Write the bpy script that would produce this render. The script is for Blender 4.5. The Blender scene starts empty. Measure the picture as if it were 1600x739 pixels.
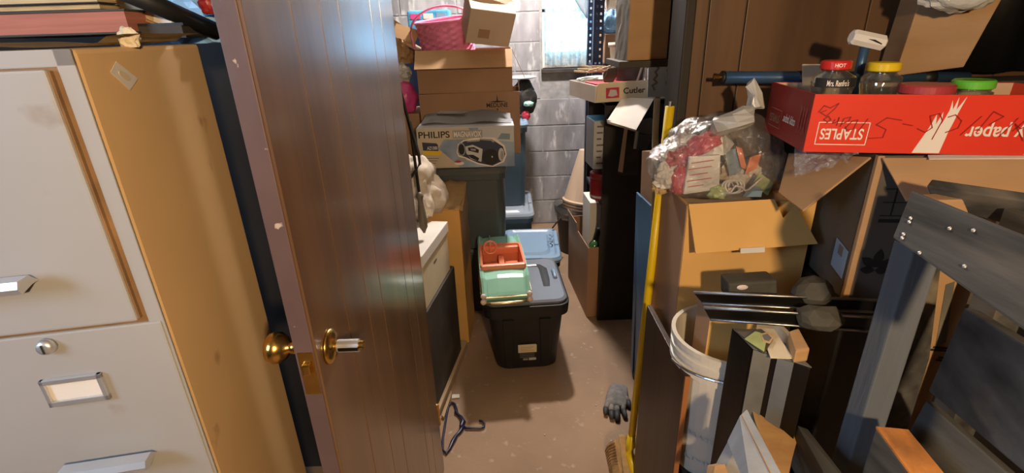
import bpy, bmesh, math, random
from math import radians as rad, sin, cos, pi
from mathutils import Vector as V, Matrix, noise
random.seed(7)
S = bpy.context.scene
COL = S.collection
# ------------------------------------------------------------------ camera, world, lights, exposure
W, HH, FPX, CAM_H = 1600, 739, 776.0, 1.5
PITCH, ROLL = rad(22.4), rad(2.0)
fwd = V((0, cos(PITCH), -sin(PITCH))); up0 = V((0, sin(PITCH), cos(PITCH))); rt0 = V((1, 0, 0))
rt = rt0*cos(ROLL) - up0*sin(ROLL); up = up0*cos(ROLL) + rt0*sin(ROLL)
cd = bpy.data.cameras.new('camera'); cam = bpy.data.objects.new('camera', cd); COL.objects.link(cam)
cd.sensor_width = 36; cd.lens = 36*FPX/W; cd.clip_start = .02
cam.matrix_world = Matrix(((rt.x, up.x, -fwd.x, 0), (rt.y, up.y, -fwd.y, 0), (rt.z, up.z, -fwd.z, CAM_H), (0, 0, 0, 1)))
S.camera = cam
S.view_settings.view_transform = 'Standard'; S.view_settings.look = 'None'
S.view_settings.gamma = 1; S.view_settings.use_curve_mapping = False
S.view_settings.exposure = 0.0
S.cycles.use_denoising = True; S.cycles.max_bounces = 8; S.cycles.transparent_max_bounces = 16
S.cycles.caustics_reflective = False; S.cycles.caustics_refractive = False
wd = bpy.data.worlds.new('sky'); S.world = wd; wd.use_nodes = True
bg = wd.node_tree.nodes['Background']; bg.inputs[0].default_value = (.42, .71, 1, 1); bg.inputs[1].default_value = 14.0

def light(name, kind, loc, energy, color, size=.05, target=None, portal=False, size_y=None):
    l = bpy.data.lights.new(name, kind); l.energy = energy; l.color = color
    if kind == 'AREA':
        l.size = size
        if size_y: l.shape = 'RECTANGLE'; l.size_y = size_y
        if portal: l.cycles.is_portal = True
    else: l.shadow_soft_size = size
    o = bpy.data.objects.new(name, l); COL.objects.link(o); o.location = loc
    if target: o.rotation_euler = (V(target)-V(loc)).to_track_quat('-Z', 'Y').to_euler()
    return o
light('front_room_bulb', 'POINT', (.29, -.60, 1.70), 100, (1, .70, .40), .035)
light('back_room_bulb', 'POINT', (.20, 3.02, 2.50), 210, (1, .89, .80), .06)
light('front_cool_fill', 'AREA', (-1.45, -.35, 1.75), 20, (.55, .74, 1), .6, (-.45, .62, 1.2))  # added cool fill aimed at the cabinet front; no window stands here
light('window_portal', 'AREA', (.46, 4.16, 1.62), 1, (1, 1, 1), .4, (.46, 3, 1.62), True, .8)

# ------------------------------------------------------------------ pixel frame helpers (1600 x 739)
def ray(x, y): return fwd + rt*((x-800)/FPX) - up*((y-369.5)/FPX)
def at(x, y, Y): d = ray(x, y); return V((0, 0, CAM_H)) + d*(Y/d.y)
def atz(x, y, z): d = ray(x, y); return V((0, 0, CAM_H)) + d*((z-CAM_H)/d.z)
def atp(x, y, p, n): d = ray(x, y); c = V((0, 0, CAM_H)); return c + d*((p-c).dot(n)/d.dot(n))

# ------------------------------------------------------------------ materials
def nt(name):
    m = bpy.data.materials.new(name); m.use_nodes = True
    return m, m.node_tree, m.node_tree.nodes['Principled BSDF']
def c4(c, k=1): return (min(1, c[0]*k), min(1, c[1]*k), min(1, c[2]*k), 1)
def mat(name, c, rough=.6, metal=0, var=.25, scale=6, bump=.15, bscale=60, c2=None, stretch=(1, 1, 1), spec=.5, coat=0, spots=None):
    m, t, b = nt(name); N = t.nodes; L = t.links
    tc = N.new('ShaderNodeTexCoord'); mp = N.new('ShaderNodeMapping'); mp.inputs['Scale'].default_value = stretch
    L.new(tc.outputs['Object'], mp.inputs[0])
    nz = N.new('ShaderNodeTexNoise'); nz.inputs['Scale'].default_value = scale; nz.inputs['Detail'].default_value = 6
    L.new(mp.outputs[0], nz.inputs['Vector'])
    r = N.new('ShaderNodeValToRGB'); r.color_ramp.elements[0].position = .3; r.color_ramp.elements[1].position = .7
    r.color_ramp.elements[0].color = c4(c, 1-var); r.color_ramp.elements[1].color = c4(c2, 1) if c2 else c4(c, 1+var)
    L.new(nz.outputs[0], r.inputs[0]); out = r.outputs[0]
    if spots:
        sc, sscale, lo, hi = spots
        n2 = N.new('ShaderNodeTexNoise'); n2.inputs['Scale'].default_value = sscale; n2.inputs['Detail'].default_value = 4
        L.new(mp.outputs[0], n2.inputs['Vector'])
        mr = N.new('ShaderNodeMapRange'); mr.inputs[1].default_value = lo; mr.inputs[2].default_value = hi
        L.new(n2.outputs[0], mr.inputs[0])
        mx = N.new('ShaderNodeMix'); mx.data_type = 'RGBA'; L.new(mr.outputs[0], mx.inputs[0]); L.new(out, mx.inputs[6]); mx.inputs[7].default_value = c4(sc)
        out = mx.outputs[2]
    L.new(out, b.inputs['Base Color'])
    b.inputs['Roughness'].default_value = rough; b.inputs['Metallic'].default_value = metal
    b.inputs['Specular IOR Level'].default_value = spec; b.inputs['Coat Weight'].default_value = coat; b.inputs['Coat Roughness'].default_value = .2
    if bump:
        nb = N.new('ShaderNodeTexNoise'); nb.inputs['Scale'].default_value = bscale; nb.inputs['Detail'].default_value = 4
        L.new(mp.outputs[0], nb.inputs['Vector'])
        bp = N.new('ShaderNodeBump'); bp.inputs['Strength'].default_value = bump; bp.inputs['Distance'].default_value = .004
        L.new(nb.outputs[0], bp.inputs['Height']); L.new(bp.outputs[0], b.inputs['Normal'])
    return m
def clear(name, tint, amount, rough=.05, bumpy=0, haze=0):
    m, t, b = nt(name); N = t.nodes; L = t.links; N.remove(b)
    tr = N.new('ShaderNodeBsdfTransparent'); tr.inputs[0].default_value = c4(tint)
    gl = N.new('ShaderNodeBsdfGlossy'); gl.inputs['Roughness'].default_value = rough; gl.inputs[0].default_value = (1, 1, 1, 1)
    mx = N.new('ShaderNodeMixShader'); fr = N.new('ShaderNodeLayerWeight'); fr.inputs[0].default_value = .35
    ad = N.new('ShaderNodeMath'); ad.operation = 'MULTIPLY_ADD'; ad.inputs[1].default_value = .5; ad.inputs[2].default_value = amount
    L.new(fr.outputs['Facing'], ad.inputs[0]); L.new(ad.outputs[0], mx.inputs[0]); L.new(tr.outputs[0], mx.inputs[1]); L.new(gl.outputs[0], mx.inputs[2])
    if bumpy:
        tc = N.new('ShaderNodeTexCoord'); nb = N.new('ShaderNodeTexNoise'); nb.inputs['Scale'].default_value = bumpy; nb.inputs['Detail'].default_value = 5
        L.new(tc.outputs['Object'], nb.inputs['Vector'])
        bp = N.new('ShaderNodeBump'); bp.inputs['Strength'].default_value = .9; bp.inputs['Distance'].default_value = .02
        L.new(nb.outputs[0], bp.inputs['Height']); L.new(bp.outputs[0], gl.inputs['Normal']); L.new(bp.outputs[0], fr.inputs['Normal'])
    out = mx.outputs[0]
    if haze:
        dfu = N.new('ShaderNodeBsdfDiffuse'); dfu.inputs[0].default_value = (.8, .8, .8, 1); m3 = N.new('ShaderNodeMixShader'); m3.inputs[0].default_value = haze
        L.new(out, m3.inputs[1]); L.new(dfu.outputs[0], m3.inputs[2]); out = m3.outputs[0]
    L.new(out, N['Material Output'].inputs[0])
    return m
def wood(name, c1, c2, axis='z', rough=.5, scale=9, bump=.25, coat=0):
    st = {'x': (.08, 1, 1), 'y': (1, .08, 1), 'z': (1, 1, .08)}[axis]
    return mat(name, c1, rough, 0, .15, scale, bump, 45, c2, st, coat=coat)
M = {}
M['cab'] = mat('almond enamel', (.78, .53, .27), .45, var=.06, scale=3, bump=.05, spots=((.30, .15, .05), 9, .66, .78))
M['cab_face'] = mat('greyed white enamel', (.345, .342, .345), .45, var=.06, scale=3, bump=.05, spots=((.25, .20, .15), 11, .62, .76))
M['chrome'] = mat('worn chrome', (.66, .68, .72), .38, .75, .1, bump=0)
M['steel'] = mat('dull steel', (.40, .40, .41), .35, 1, .15)
M['brass'] = mat('old brass', (.62, .38, .10), .25, 1, .2, scale=20)
M['rust_gapshade'] = mat('rusty edge and gap shade', (.24, .14, .065), .7, var=.3, scale=14)
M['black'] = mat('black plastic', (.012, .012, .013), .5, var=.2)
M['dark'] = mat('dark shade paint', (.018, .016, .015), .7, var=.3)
M['door'] = wood('walnut plywood', (.115, .054, .020), (.175, .09, .036), 'z', .38, 14, .12, .8)
M['door_edge'] = mat('brown painted edge', (.105, .062, .055), .5, var=.15, scale=8, spots=((.45, .36, .28), 40, .70, .74))
M['wallply'] = wood('panelling', (.095, .049, .023), (.15, .08, .038), 'z', .45, 10, .12)
M['jamb'] = wood('dark jamb wood', (.016, .011, .009), (.026, .018, .013), 'z', .65)
M['floor'] = mat('concrete floor', (.30, .20, .13), .75, var=.22, scale=2.5, bump=.35, bscale=70, spots=((.42, .34, .27), 24, .64, .74))
M['block'] = mat('grey concrete block', (.30, .30, .33), .85, var=.35, scale=9, bump=.6, bscale=40, stretch=(1, 1, .35), spots=((.60, .61, .64), 16, .58, .70))
M['mortar'] = mat('mortar', (.33, .335, .35), .9, var=.2, scale=20, bump=.5)
M['plaster'] = mat('painted wall', (.40, .37, .33), .8, var=.1)
M['ceil'] = mat('ceiling board', (.28, .26, .23), .9, var=.05)
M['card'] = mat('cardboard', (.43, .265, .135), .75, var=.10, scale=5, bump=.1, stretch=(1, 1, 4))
M['card2'] = mat('red brown cardboard', (.37, .215, .125), .75, var=.10, scale=5, bump=.1)
M['card_o'] = mat('amber cardboard', (.72, .42, .13), .75, var=.08, scale=5, bump=.1)
M['card_l'] = mat('light cardboard', (.56, .43, .31), .75, var=.08, scale=5, bump=.1)
M['card_d'] = mat('dusty grey shaded cardboard', (.10, .082, .064), .8, var=.2, scale=6, bump=.1)  # darkened so the colour carries the shade on the leaf carton
M['white'] = mat('white paper', (.72, .69, .65), .7, var=.05)
M['cream'] = mat('cream card', (.66, .58, .42), .7, var=.08)
M['yellowed'] = mat('yellowed paper', (.50, .36, .18), .8, var=.2, scale=20, stretch=(1, 1, 12))
M['pages'] = mat('page edges', (.56, .44, .27), .85, var=.22, scale=6, stretch=(1, 1, 60))
M['redbook'] = mat('faded red page edge', (.40, .145, .10), .7, var=.15, stretch=(1, 1, 20))
M['ink'] = mat('black ink', (.015, .013, .012), .7, var=0, bump=0)
M['inkgrey'] = mat('grey ink', (.14, .13, .12), .7, var=0, bump=0)
M['pink'] = mat('pink woven plastic', (.85, .27, .47), .3, var=.2, scale=16, bump=.4, bscale=50)
M['pinkbag'] = mat('hot pink print', (.62, .07, .27), .35, var=.15)
M['blue'] = mat('sky blue wrapper', (.06, .36, .72), .35, var=.35, scale=9, c2=(.16, .55, .85))
M['bluebag'] = mat('blue plastic bag', (.24, .48, .85), .3, var=.25, scale=12, bump=.6, bscale=16)
M['tote'] = mat('slate grey tote plastic', (.072, .092, .105), .38, var=.1, bump=.05)
M['tote_lid'] = mat('grey tote lid', (.115, .135, .15), .3, var=.1, bump=.03)
M['toteblue'] = mat('steel blue tote plastic', (.055, .095, .135), .4, var=.1, bump=.05)
M['lidblue'] = mat('pale blue lid plastic', (.22, .34, .50), .35, var=.06, bump=.03)
M['lidgrey'] = mat('blue grey lid plastic', (.17, .19, .235), .38, var=.08, bump=.03)
M['lidpale'] = mat('pale grey blue lid', (.30, .36, .44), .35, var=.06, bump=.03)
M['turq'] = mat('turquoise toy plastic', (.30, .62, .52), .22, var=.08, bump=0, coat=.4)
M['orange'] = mat('salmon orange toy plastic', (.72, .23, .12), .35, var=.08, bump=0)
M['gold'] = mat('silver gold trim', (.62, .52, .34), .25, .9, var=.1, bump=0)
M['lens'] = mat('pinkish white lens', (.72, .60, .58), .25, var=.05, bump=0)
M['cloth'] = mat('cream cloth', (.62, .54, .45), .9, var=.08, bump=.3, bscale=140)
M['tape'] = mat('packing tape', (.62, .43, .20), .25, var=.25, scale=9, bump=.3, bscale=18)
M['oldwood'] = wood('pale worn wood', (.36, .24, .13), (.55, .42, .28), 'y', .8, 12, .5)
M['chestw'] = mat('dark stained board', (.045, .038, .032), .7, var=.35, scale=8, bump=.2, spots=((.11, .09, .07), 5, .6, .75))
M['handlew'] = mat('grey turned wood', (.14, .12, .09), .55, var=.2, stretch=(1, 1, .2))
M['beige'] = mat('beige plastic', (.60, .45, .33), .5, var=.05, bump=.03)
M['red'] = mat('red print card', (.72, .045, .022), .45, var=.05, bump=.03)
M['maroon'] = mat('dark red print', (.30, .018, .018), .45, var=.05, bump=.03)
M['wprint'] = mat('white print', (.80, .74, .68), .5, var=.03, bump=0)
M['redlid'] = mat('red tin lid', (.62, .03, .025), .25, var=.05, bump=0)
M['pinklid'] = mat('rose red tin lid', (.42, .05, .06), .3, var=.08, bump=0)
M['yellowlid'] = mat('yellow tin lid', (.78, .55, .02), .25, var=.05, bump=0)
M['greenlid'] = mat('green tin lid', (.14, .52, .05), .25, var=.05, bump=0)
M['glass'] = clear('jar glass', (.88, .90, .86), .14, .03, 0, .02)
M['pane'] = clear('window glass', (.92, .97, 1), .04, .02)
M['bag'] = clear('clear crinkled plastic', (.95, .95, .94), .07, .14, 38, .07)
M['wrapclear'] = clear('clear bubble film', (.9, .9, .9), .22, .12, 60, .12)
M['yellow'] = mat('yellow painted pole', (.80, .58, .01), .35, var=.05, bump=0)
M['bristle'] = mat('straw bristle', (.42, .27, .12), .8, var=.3, scale=40, stretch=(1, 1, .1))
M['bucket'] = mat('white bucket plastic', (.62, .58, .50), .4, var=.06, bump=.04)
M['boardw'] = wood('dark brown board', (.03, .015, .009), (.055, .026, .014), 'z', .45)
M['boardedge'] = wood('orange wood edge', (.36, .12, .035), (.48, .19, .06), 'z', .6)
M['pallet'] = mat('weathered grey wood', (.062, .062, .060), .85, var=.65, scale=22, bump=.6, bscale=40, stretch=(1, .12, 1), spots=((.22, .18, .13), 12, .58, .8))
M['palletblue'] = mat('blue grey weathered wood', (.12, .135, .155), .85, var=.25, scale=9, bump=.5, stretch=(1, 1, .12), spots=((.42, .42, .42), 40, .70, .76))
M['greywood'] = mat('silvery grey plank', (.30, .31, .32), .85, var=.25, scale=9, bump=.5, stretch=(1, 1, .15))
M['cutwood'] = wood('raw cut wood', (.36, .19, .075), (.56, .34, .15), 'x', .8, 14, .6)
M['greypaint'] = mat('dusty grey paint', (.16, .155, .13), .8, var=.3, scale=9, spots=((.36, .35, .31), 22, .68, .78))
M['greypaint2'] = mat('blue grey paint', (.13, .14, .15), .8, var=.2, scale=9)
M['iron'] = mat('black iron', (.02, .018, .016), .32, .7, var=.2, bump=.1)
M['navy'] = mat('navy plastic', (.012, .014, .05), .35, var=.1, bump=0)
M['bluestick'] = mat('blue grey metal tube', (.045, .10, .19), .35, .3, var=.15, bump=.05)
M['glove'] = mat('grey knit', (.23, .22, .215), .95, var=.25, scale=40, bump=.8, bscale=200)
M['glovetip'] = mat('black rubber coat', (.035, .038, .042), .6, var=.3, scale=30)
M['stone'] = mat('dark olive stone', (.07, .065, .05), .8, var=.35, scale=8, bump=.5)
M['redcan'] = mat('dark red plastic', (.30, .012, .02), .3, var=.05, bump=0)
M['darkblue'] = mat('dark blue steel', (.02, .035, .085), .45, .2, var=.15)
M['bluesheet'] = mat('blue plastic sheet', (.05, .14, .29), .4, var=.15)
M['bottle'] = mat('green bottle', (.03, .10, .03), .15, var=.1, bump=0)
M['redcloth'] = mat('red gauze', (.50, .03, .06), .6, var=.25, scale=14)
M['orangecard'] = mat('orange card', (.75, .20, .07), .6, var=.1)
M['greencard'] = mat('green yellow card', (.36, .42, .16), .6, var=.15, scale=20)
M['bluecard'] = mat('blue grey card', (.20, .30, .38), .6, var=.15)
M['greyclear'] = mat('milky plastic', (.50, .50, .48), .3, var=.1, bump=.8, bscale=18)
M['silverbox'] = mat('pale silver print', (.50, .52, .55), .35, var=.12, scale=4, bump=.02)
M['boxblue'] = mat('slate blue print', (.13, .22, .42), .35, var=.35, scale=5, bump=.02, c2=(.42, .52, .66))
M['boxtan'] = mat('sand print', (.55, .47, .35), .4, var=.08, bump=.02)
M['yellowp'] = mat('yellow print', (.80, .52, .02), .4, var=.03, bump=0)
M['navyp'] = mat('navy print', (.02, .03, .07), .4, var=.05, bump=0)
M['greyp'] = mat('grey print', (.30, .31, .32), .4, var=.1, bump=0)
M['ltgreyp'] = mat('light grey print', (.52, .53, .54), .4, var=.1, bump=0)
m, t, b = nt('lace curtain'); N = t.nodes; L = t.links; N.remove(b)
tc = N.new('ShaderNodeTexCoord'); nz = N.new('ShaderNodeTexNoise'); nz.inputs['Scale'].default_value = 26; nz.inputs['Detail'].default_value = 3
L.new(tc.outputs['Object'], nz.inputs['Vector'])
mr = N.new('ShaderNodeMapRange'); mr.inputs[1].default_value = .42; mr.inputs[2].default_value = .62; mr.inputs[3].default_value = .48; mr.inputs[4].default_value = 1.0
L.new(nz.outputs[0], mr.inputs[0])
tl = N.new('ShaderNodeBsdfTranslucent'); tl.inputs[0].default_value = (.42, .66, .74, 1)
df = N.new('ShaderNodeBsdfDiffuse'); df.inputs[0].default_value = (.62, .68, .72, 1)
tr = N.new('ShaderNodeBsdfTransparent'); m1 = N.new('ShaderNodeMixShader'); m1.inputs[0].default_value = .45
m2 = N.new('ShaderNodeMixShader'); L.new(tl.outputs[0], m1.inputs[1]); L.new(df.outputs[0], m1.inputs[2])
L.new(mr.outputs[0], m2.inputs[0]); L.new(tr.outputs[0], m2.inputs[1]); L.new(m1.outputs[0], m2.inputs[2]); L.new(m2.outputs[0], N['Material Output'].inputs[0])
M['lace'] = m

# ------------------------------------------------------------------ object helpers
def Mx(loc=(0, 0, 0), yaw=0, tx=0, ty=0):
    return Matrix.Translation(V(loc)) @ Matrix.Rotation(rad(yaw), 4, 'Z') @ Matrix.Rotation(rad(tx), 4, 'X') @ Matrix.Rotation(rad(ty), 4, 'Y')
def tag(o, label, cat, group=None):
    o['label'] = label; o['category'] = cat
    if group: o['group'] = group
    return o
def thing(name, label, cat, m=Matrix(), group=None):
    o = bpy.data.objects.new(name, None); COL.objects.link(o); o.matrix_world = m; o.empty_display_size = .05
    return tag(o, label, cat, group)
def obj(name, bm, m, parent=None, mw=None, smooth=False, label=None):
    me = bpy.data.meshes.new(name); bmesh.ops.recalc_face_normals(bm, faces=bm.faces[:]); bm.to_mesh(me); bm.free()
    for k in (m if isinstance(m, (list, tuple)) else [m]): me.materials.append(M[k] if isinstance(k, str) else k)
    if smooth:
        for p in me.polygons: p.use_smooth = True
    o = bpy.data.objects.new(name, me); COL.objects.link(o)
    if parent: o.parent = parent
    if mw is not None: o.matrix_world = mw
    elif parent is None:                       # world-space mesh: put the origin at its base
        cs = [v.co for v in me.vertices]
        c = V(((min(v.x for v in cs)+max(v.x for v in cs))/2, (min(v.y for v in cs)+max(v.y for v in cs))/2, min(v.z for v in cs)))
        me.transform(Matrix.Translation(-c)); o.location = c
    if label: o['label'] = label
    return o
def struct(o): o['kind'] = 'structure'; return o
def B(): return bmesh.new()
def bev(bm, es, w, seg=2):
    if w: bmesh.ops.bevel(bm, geom=es, offset=w, segments=seg, affect='EDGES', profile=.6)
def box(bm, lo, hi, w=0, m=None):
    r = bmesh.ops.create_cube(bm, size=1)['verts']; lo = V(lo); hi = V(hi)
    for v in r: v.co = V(((lo.x+hi.x)/2+v.co.x*(hi.x-lo.x), (lo.y+hi.y)/2+v.co.y*(hi.y-lo.y), (lo.z+hi.z)/2+v.co.z*(hi.z-lo.z)))
    if m is not None:
        for v in r: v.co = m @ v.co
    if w: bev(bm, list({e for v in r for e in v.link_edges}), w)
    return bm
def hexa(bm, q, t, w=0):
    """solid from four face corners (any order round) and a thickness vector"""
    a = [bm.verts.new(V(p)) for p in q]; b_ = [bm.verts.new(V(p)+V(t)) for p in q]; n = len(a)
    bm.faces.new(a); bm.faces.new(b_[::-1])
    for i in range(n): bm.faces.new((a[i], b_[i], b_[(i+1) % n], a[(i+1) % n]))
    if w: bev(bm, list({e for v in a+b_ for e in v.link_edges}), w)
    return bm
def loft(bm, rings, cap0=True, cap1=True, closed=True):
    vs = [[bm.verts.new(V(p)) for p in r] for r in rings]; n = len(vs[0])
    for a, b_ in zip(vs, vs[1:]):
        for i in range(n if closed else n-1): bm.faces.new((a[i], a[(i+1) % n], b_[(i+1) % n], b_[i]))
    if cap0: bm.faces.new(vs[0][::-1])
    if cap1: bm.faces.new(vs[-1])
    return bm
def rrect(hw, hd, r, z, n=5, cx=0, cy=0):
    p = []; r = min(r, hw*.99, hd*.99)
    for qx, qy, a0 in ((1, 1, 0), (-1, 1, 90), (-1, -1, 180), (1, -1, 270)):
        for i in range(n+1):
            a = rad(a0+90*i/n); p.append((cx+qx*(hw-r)+r*cos(a), cy+qy*(hd-r)+r*sin(a), z))
    return p
def circ(r, z, n=28, cx=0, cy=0): return [(cx+r*cos(2*pi*i/n), cy+r*sin(2*pi*i/n), z) for i in range(n)]
def lathe(bm, prof, n=28, cap0=True, cap1=True): return loft(bm, [circ(r, z, n) for r, z in prof], cap0, cap1)
def tube(bm, pts, r, n=8, cap=True, rr=None):
    pts = [V(p) for p in pts]; rings = []
    ref = V((0, 0, 1))
    for i, p in enumerate(pts):
        d = (pts[min(i+1, len(pts)-1)]-pts[max(i-1, 0)]).normalized()
        k = ref if abs(d.dot(ref)) < .95 else V((1, 0, 0))
        u = d.cross(k).normalized(); w = d.cross(u); q = rr[i] if rr else r
        rings.append([p+u*q*cos(2*pi*j/n)+w*q*sin(2*pi*j/n) for j in range(n)])
    return loft(bm, rings, cap, cap)
def ball(bm, c, r, n=2, sc=(1, 1, 1)):
    vs = bmesh.ops.create_icosphere(bm, subdivisions=n, radius=1)['verts']
    for v in vs: v.co = V((c[0]+v.co.x*r*sc[0], c[1]+v.co.y*r*sc[1], c[2]+v.co.z*r*sc[2]))
    return vs
def lump(size, seed=0, freq=2.2, amp=.3, sub=4, flat=True, ridged=True):
    """crumpled blob standing on z = 0, size = full extents"""
    bm = B(); vs = bmesh.ops.create_icosphere(bm, subdivisions=sub, radius=1)['verts']
    for v in vs:
        p = v.co*freq+V((seed*7.1, seed*3.3, seed))
        d = noise.noise(p) + (.5*abs(noise.noise(p*2.3)) if ridged else .4*noise.noise(p*2))
        c = v.co*(1+amp*d)
        c.z = max(c.z, -.72) if flat else c.z
        v.co = c
    for ax in range(3):
        lo = min(v.co[ax] for v in vs); hi = max(v.co[ax] for v in vs)
        for v in vs:
            f = (v.co[ax]-lo)/(hi-lo); v.co[ax] = f*size[2] if ax == 2 else (f-.5)*size[ax]
    return bm
def sheet(nx, ny, fn, th=.0012):
    bm = B(); g = [[bm.verts.new(V(fn(i/nx, j/ny))) for i in range(nx+1)] for j in range(ny+1)]
    for j in range(ny):
        for i in range(nx): bm.faces.new((g[j][i], g[j][i+1], g[j+1][i+1], g[j+1][i]))
    if th: bmesh.ops.solidify(bm, geom=bm.faces[:], thickness=th)
    return bm
def frame(o, u, v):
    """matrix whose x runs along u, y along v, z out of the face"""
    u = V(u).normalized(); w = u.cross(V(v)).normalized(); v = w.cross(u)
    return Matrix(((u.x, v.x, w.x, o[0]), (u.y, v.y, w.y, o[1]), (u.z, v.z, w.z, o[2]), (0, 0, 0, 1)))
def poly(name, fr, pts, m, parent, off=.0006, th=.0004, label=None):
    bm = B(); hexa(bm, [fr @ V((p[0], p[1], off)) for p in pts], (fr.to_3x3() @ V((0, 0, 1)))*th)
    return obj(name, bm, m, parent, label=label)
def text(name, s, fr, x, y, w, h, m, parent, off=.0012, flip=False, label=None):
    cu = bpy.data.curves.new(name, 'FONT'); cu.body = s; cu.size = 1; cu.extrude = 0; cu.offset = .016
    o = bpy.data.objects.new(name, cu); COL.objects.link(o)
    dg = bpy.context.evaluated_depsgraph_get(); me = bpy.data.meshes.new_from_object(o.evaluated_get(dg)); bpy.data.objects.remove(o)
    xs = [v.co.x for v in me.vertices]; ys = [v.co.y for v in me.vertices]
    x0, x1, y0, y1 = min(xs), max(xs), min(ys), max(ys)
    for v in me.vertices:
        a = (v.co.x-x0)/(x1-x0); b_ = (v.co.y-y0)/(y1-y0)
        if flip: a, b_ = 1-a, 1-b_
        v.co = fr @ V((x+a*w, y+b_*h, off))
    me.materials.clear(); me.materials.append(M[m]); o = bpy.data.objects.new(name, me); COL.objects.link(o)
    if parent: o.parent = parent
    if label: o['label'] = label
    return o
def stroke(name, fr, pts, r, m, parent, off=.001):
    bm = B()
    P = [V(p) for p in pts]
    for a, b_ in zip(P, P[1:]):
        d = (b_-a)
        if d.length < 1e-6: continue
        n = V((-d.y, d.x)).normalized()*r; e = d.normalized()*r*.5
        f = [bm.verts.new(fr @ V((q.x, q.y, off))) for q in (a-e+n, a-e-n, b_+e-n, b_+e+n)]
        bm.faces.new(f)
    return obj(name, bm, m, parent)
def carton(t, w, d, h, m='card', opened=False, flaps=(), th=.004, tape=None, inner=None):
    """t = Empty at the front-left-bottom corner; x width, y depth, z up.  flaps: (side, degrees from upright, length[, start, end])"""
    bm = B()
    if opened:
        box(bm, (0, 0, 0), (w, d, th)); box(bm, (0, 0, th), (w, th, h)); box(bm, (0, d-th, th), (w, d, h))
        box(bm, (0, th, th), (th, d-th, h)); box(bm, (w-th, th, th), (w, d-th, h))
    else: box(bm, (0, 0, 0), (w, d, h), .003)
    obj('body', bm, m, t)
    if tape: bm = B(); box(bm, (0, d/2-.025, h), (w, d/2+.025, h+.0008)); obj('tape_strip', bm, tape, t)
    for f in flaps:
        side, a, ln = f[:3]; s0, s1 = (f[3], f[4]) if len(f) > 3 else (.01, .99)
        up_, out = cos(rad(a)), sin(rad(a))
        if side == 'front': q = [V((s0*w, 0, h)), V((s1*w, 0, h))]; dv = V((0, -out, up_))*ln
        elif side == 'back': q = [V((s0*w, d, h)), V((s1*w, d, h))]; dv = V((0, out, up_))*ln
        elif side == 'left': q = [V((0, s0*d, h)), V((0, s1*d, h))]; dv = V((-out, 0, up_))*ln
        else: q = [V((w, s0*d, h)), V((w, s1*d, h))]; dv = V((out, 0, up_))*ln
        nrm = (q[1]-q[0]).cross(dv).normalized()*th*.8
        bm = B(); hexa(bm, [q[0], q[1], q[1]+dv*.98, q[0]+dv], nrm); obj('flap', bm, f[5] if len(f) > 5 else m, t)
    return t
def tote(t, w, d, h, taper, mt, ml, lid_h=.035, ribs=True, recess=True, lugs=True):
    hw, hd = w/2, d/2
    bm = B(); r = .05
    R = [rrect(hw-taper, hd-taper, r, 0), rrect(hw-taper*.55, hd-taper*.55, r, h*.5), rrect(hw-.016, hd-.016, r, h-.055), rrect(hw-.004, hd-.004, r, h-.05), rrect(hw-.004, hd-.004, r, h-.004),
         rrect(hw-.014, hd-.014, r, h-.004), rrect(hw-.02, hd-.02, r, h-.05), rrect(hw-taper-.006, hd-taper-.006, r, .006)]
    loft(bm, R); obj('tub', bm, mt, t, smooth=False)
    if ribs:
        for sx in (-.5, .5):
            bm = B(); x = sx*w*.5
            hexa(bm, [(x-.035, -hd+taper-.004, .02), (x+.035, -hd+taper-.004, .02), (x+.045, -hd+.012, h-.06), (x-.045, -hd+.012, h-.06)], (0, .01, 0), .003); obj('rib', bm, mt, t)
    bm = B(); k = lid_h
    R = [rrect(hw, hd, r, h-.018), rrect(hw+.004, hd+.004, r, h), rrect(hw-.004, hd-.004, r, h+k*.45), rrect(hw-.022, hd-.022, r, h+k*.5)]
    if recess: R += [rrect(hw-.035, hd-.035, r, h+k*.25), rrect(hw-.06, hd-.06, r, h+k*.25), rrect(hw-.075, hd-.075, r, h+k*.6), rrect(hw-.09, hd-.09, r, h+k*.6)]
    else: R += [rrect(hw-.05, hd-.05, r, h+k*.5)]
    loft(bm, R); obj('lid', bm, ml, t)
    if lugs:
        for sx in (-1, 1):
            bm = B(); box(bm, (sx*(hw-.018)-.012, -.05, h+k*.4), (sx*(hw-.018)+.012, .05, h+k*.4+.012), .004); obj('latch', bm, ml, t)
    return t
def slab(name, q, th, m, parent=None, w=.002, away=True, label=None, planar=True):
    """board from four corner points, thickness away from the camera"""
    q = [V(p) for p in q]; n = (q[1]-q[0]).cross(q[3]-q[0]).normalized()
    if planar:
        c_ = V((0, 0, CAM_H))
        q = [c_+(p-c_)*((q[0]-c_).dot(n)/(p-c_).dot(n)) for p in q]
    if (n.dot(q[0]-V((0, 0, CAM_H))) < 0) == away: n = -n
    bm = B(); hexa(bm, q, n*th, w)
    if parent: bmesh.ops.transform(bm, matrix=parent.matrix_world.inverted(), verts=bm.verts[:])
    return obj(name, bm, m, parent, label=label)
def loc(t, p): return t.matrix_world.inverted() @ V(p)
# ================================================================== SETTING
YW = 1.42                                                # wall between the front room and the store room
def sbox(name, lo, hi, m): bm = B(); box(bm, lo, hi); return struct(obj(name, bm, m))
sbox('floor', (-1.7, -1.8, -.1), (2.0, 4.2, 0), 'floor')
sbox('ceiling', (-1.7, -1.8, 3.25), (2.0, 4.2, 3.35), 'ceil')
sbox('wall_left', (-1.7, -1.8, 0), (-1.6, 4.2, 3.25), 'jamb')
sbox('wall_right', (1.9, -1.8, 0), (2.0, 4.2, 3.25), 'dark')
sbox('wall_front', (-1.6, -1.8, 0), (1.9, -1.7, 3.25), 'jamb')
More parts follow.
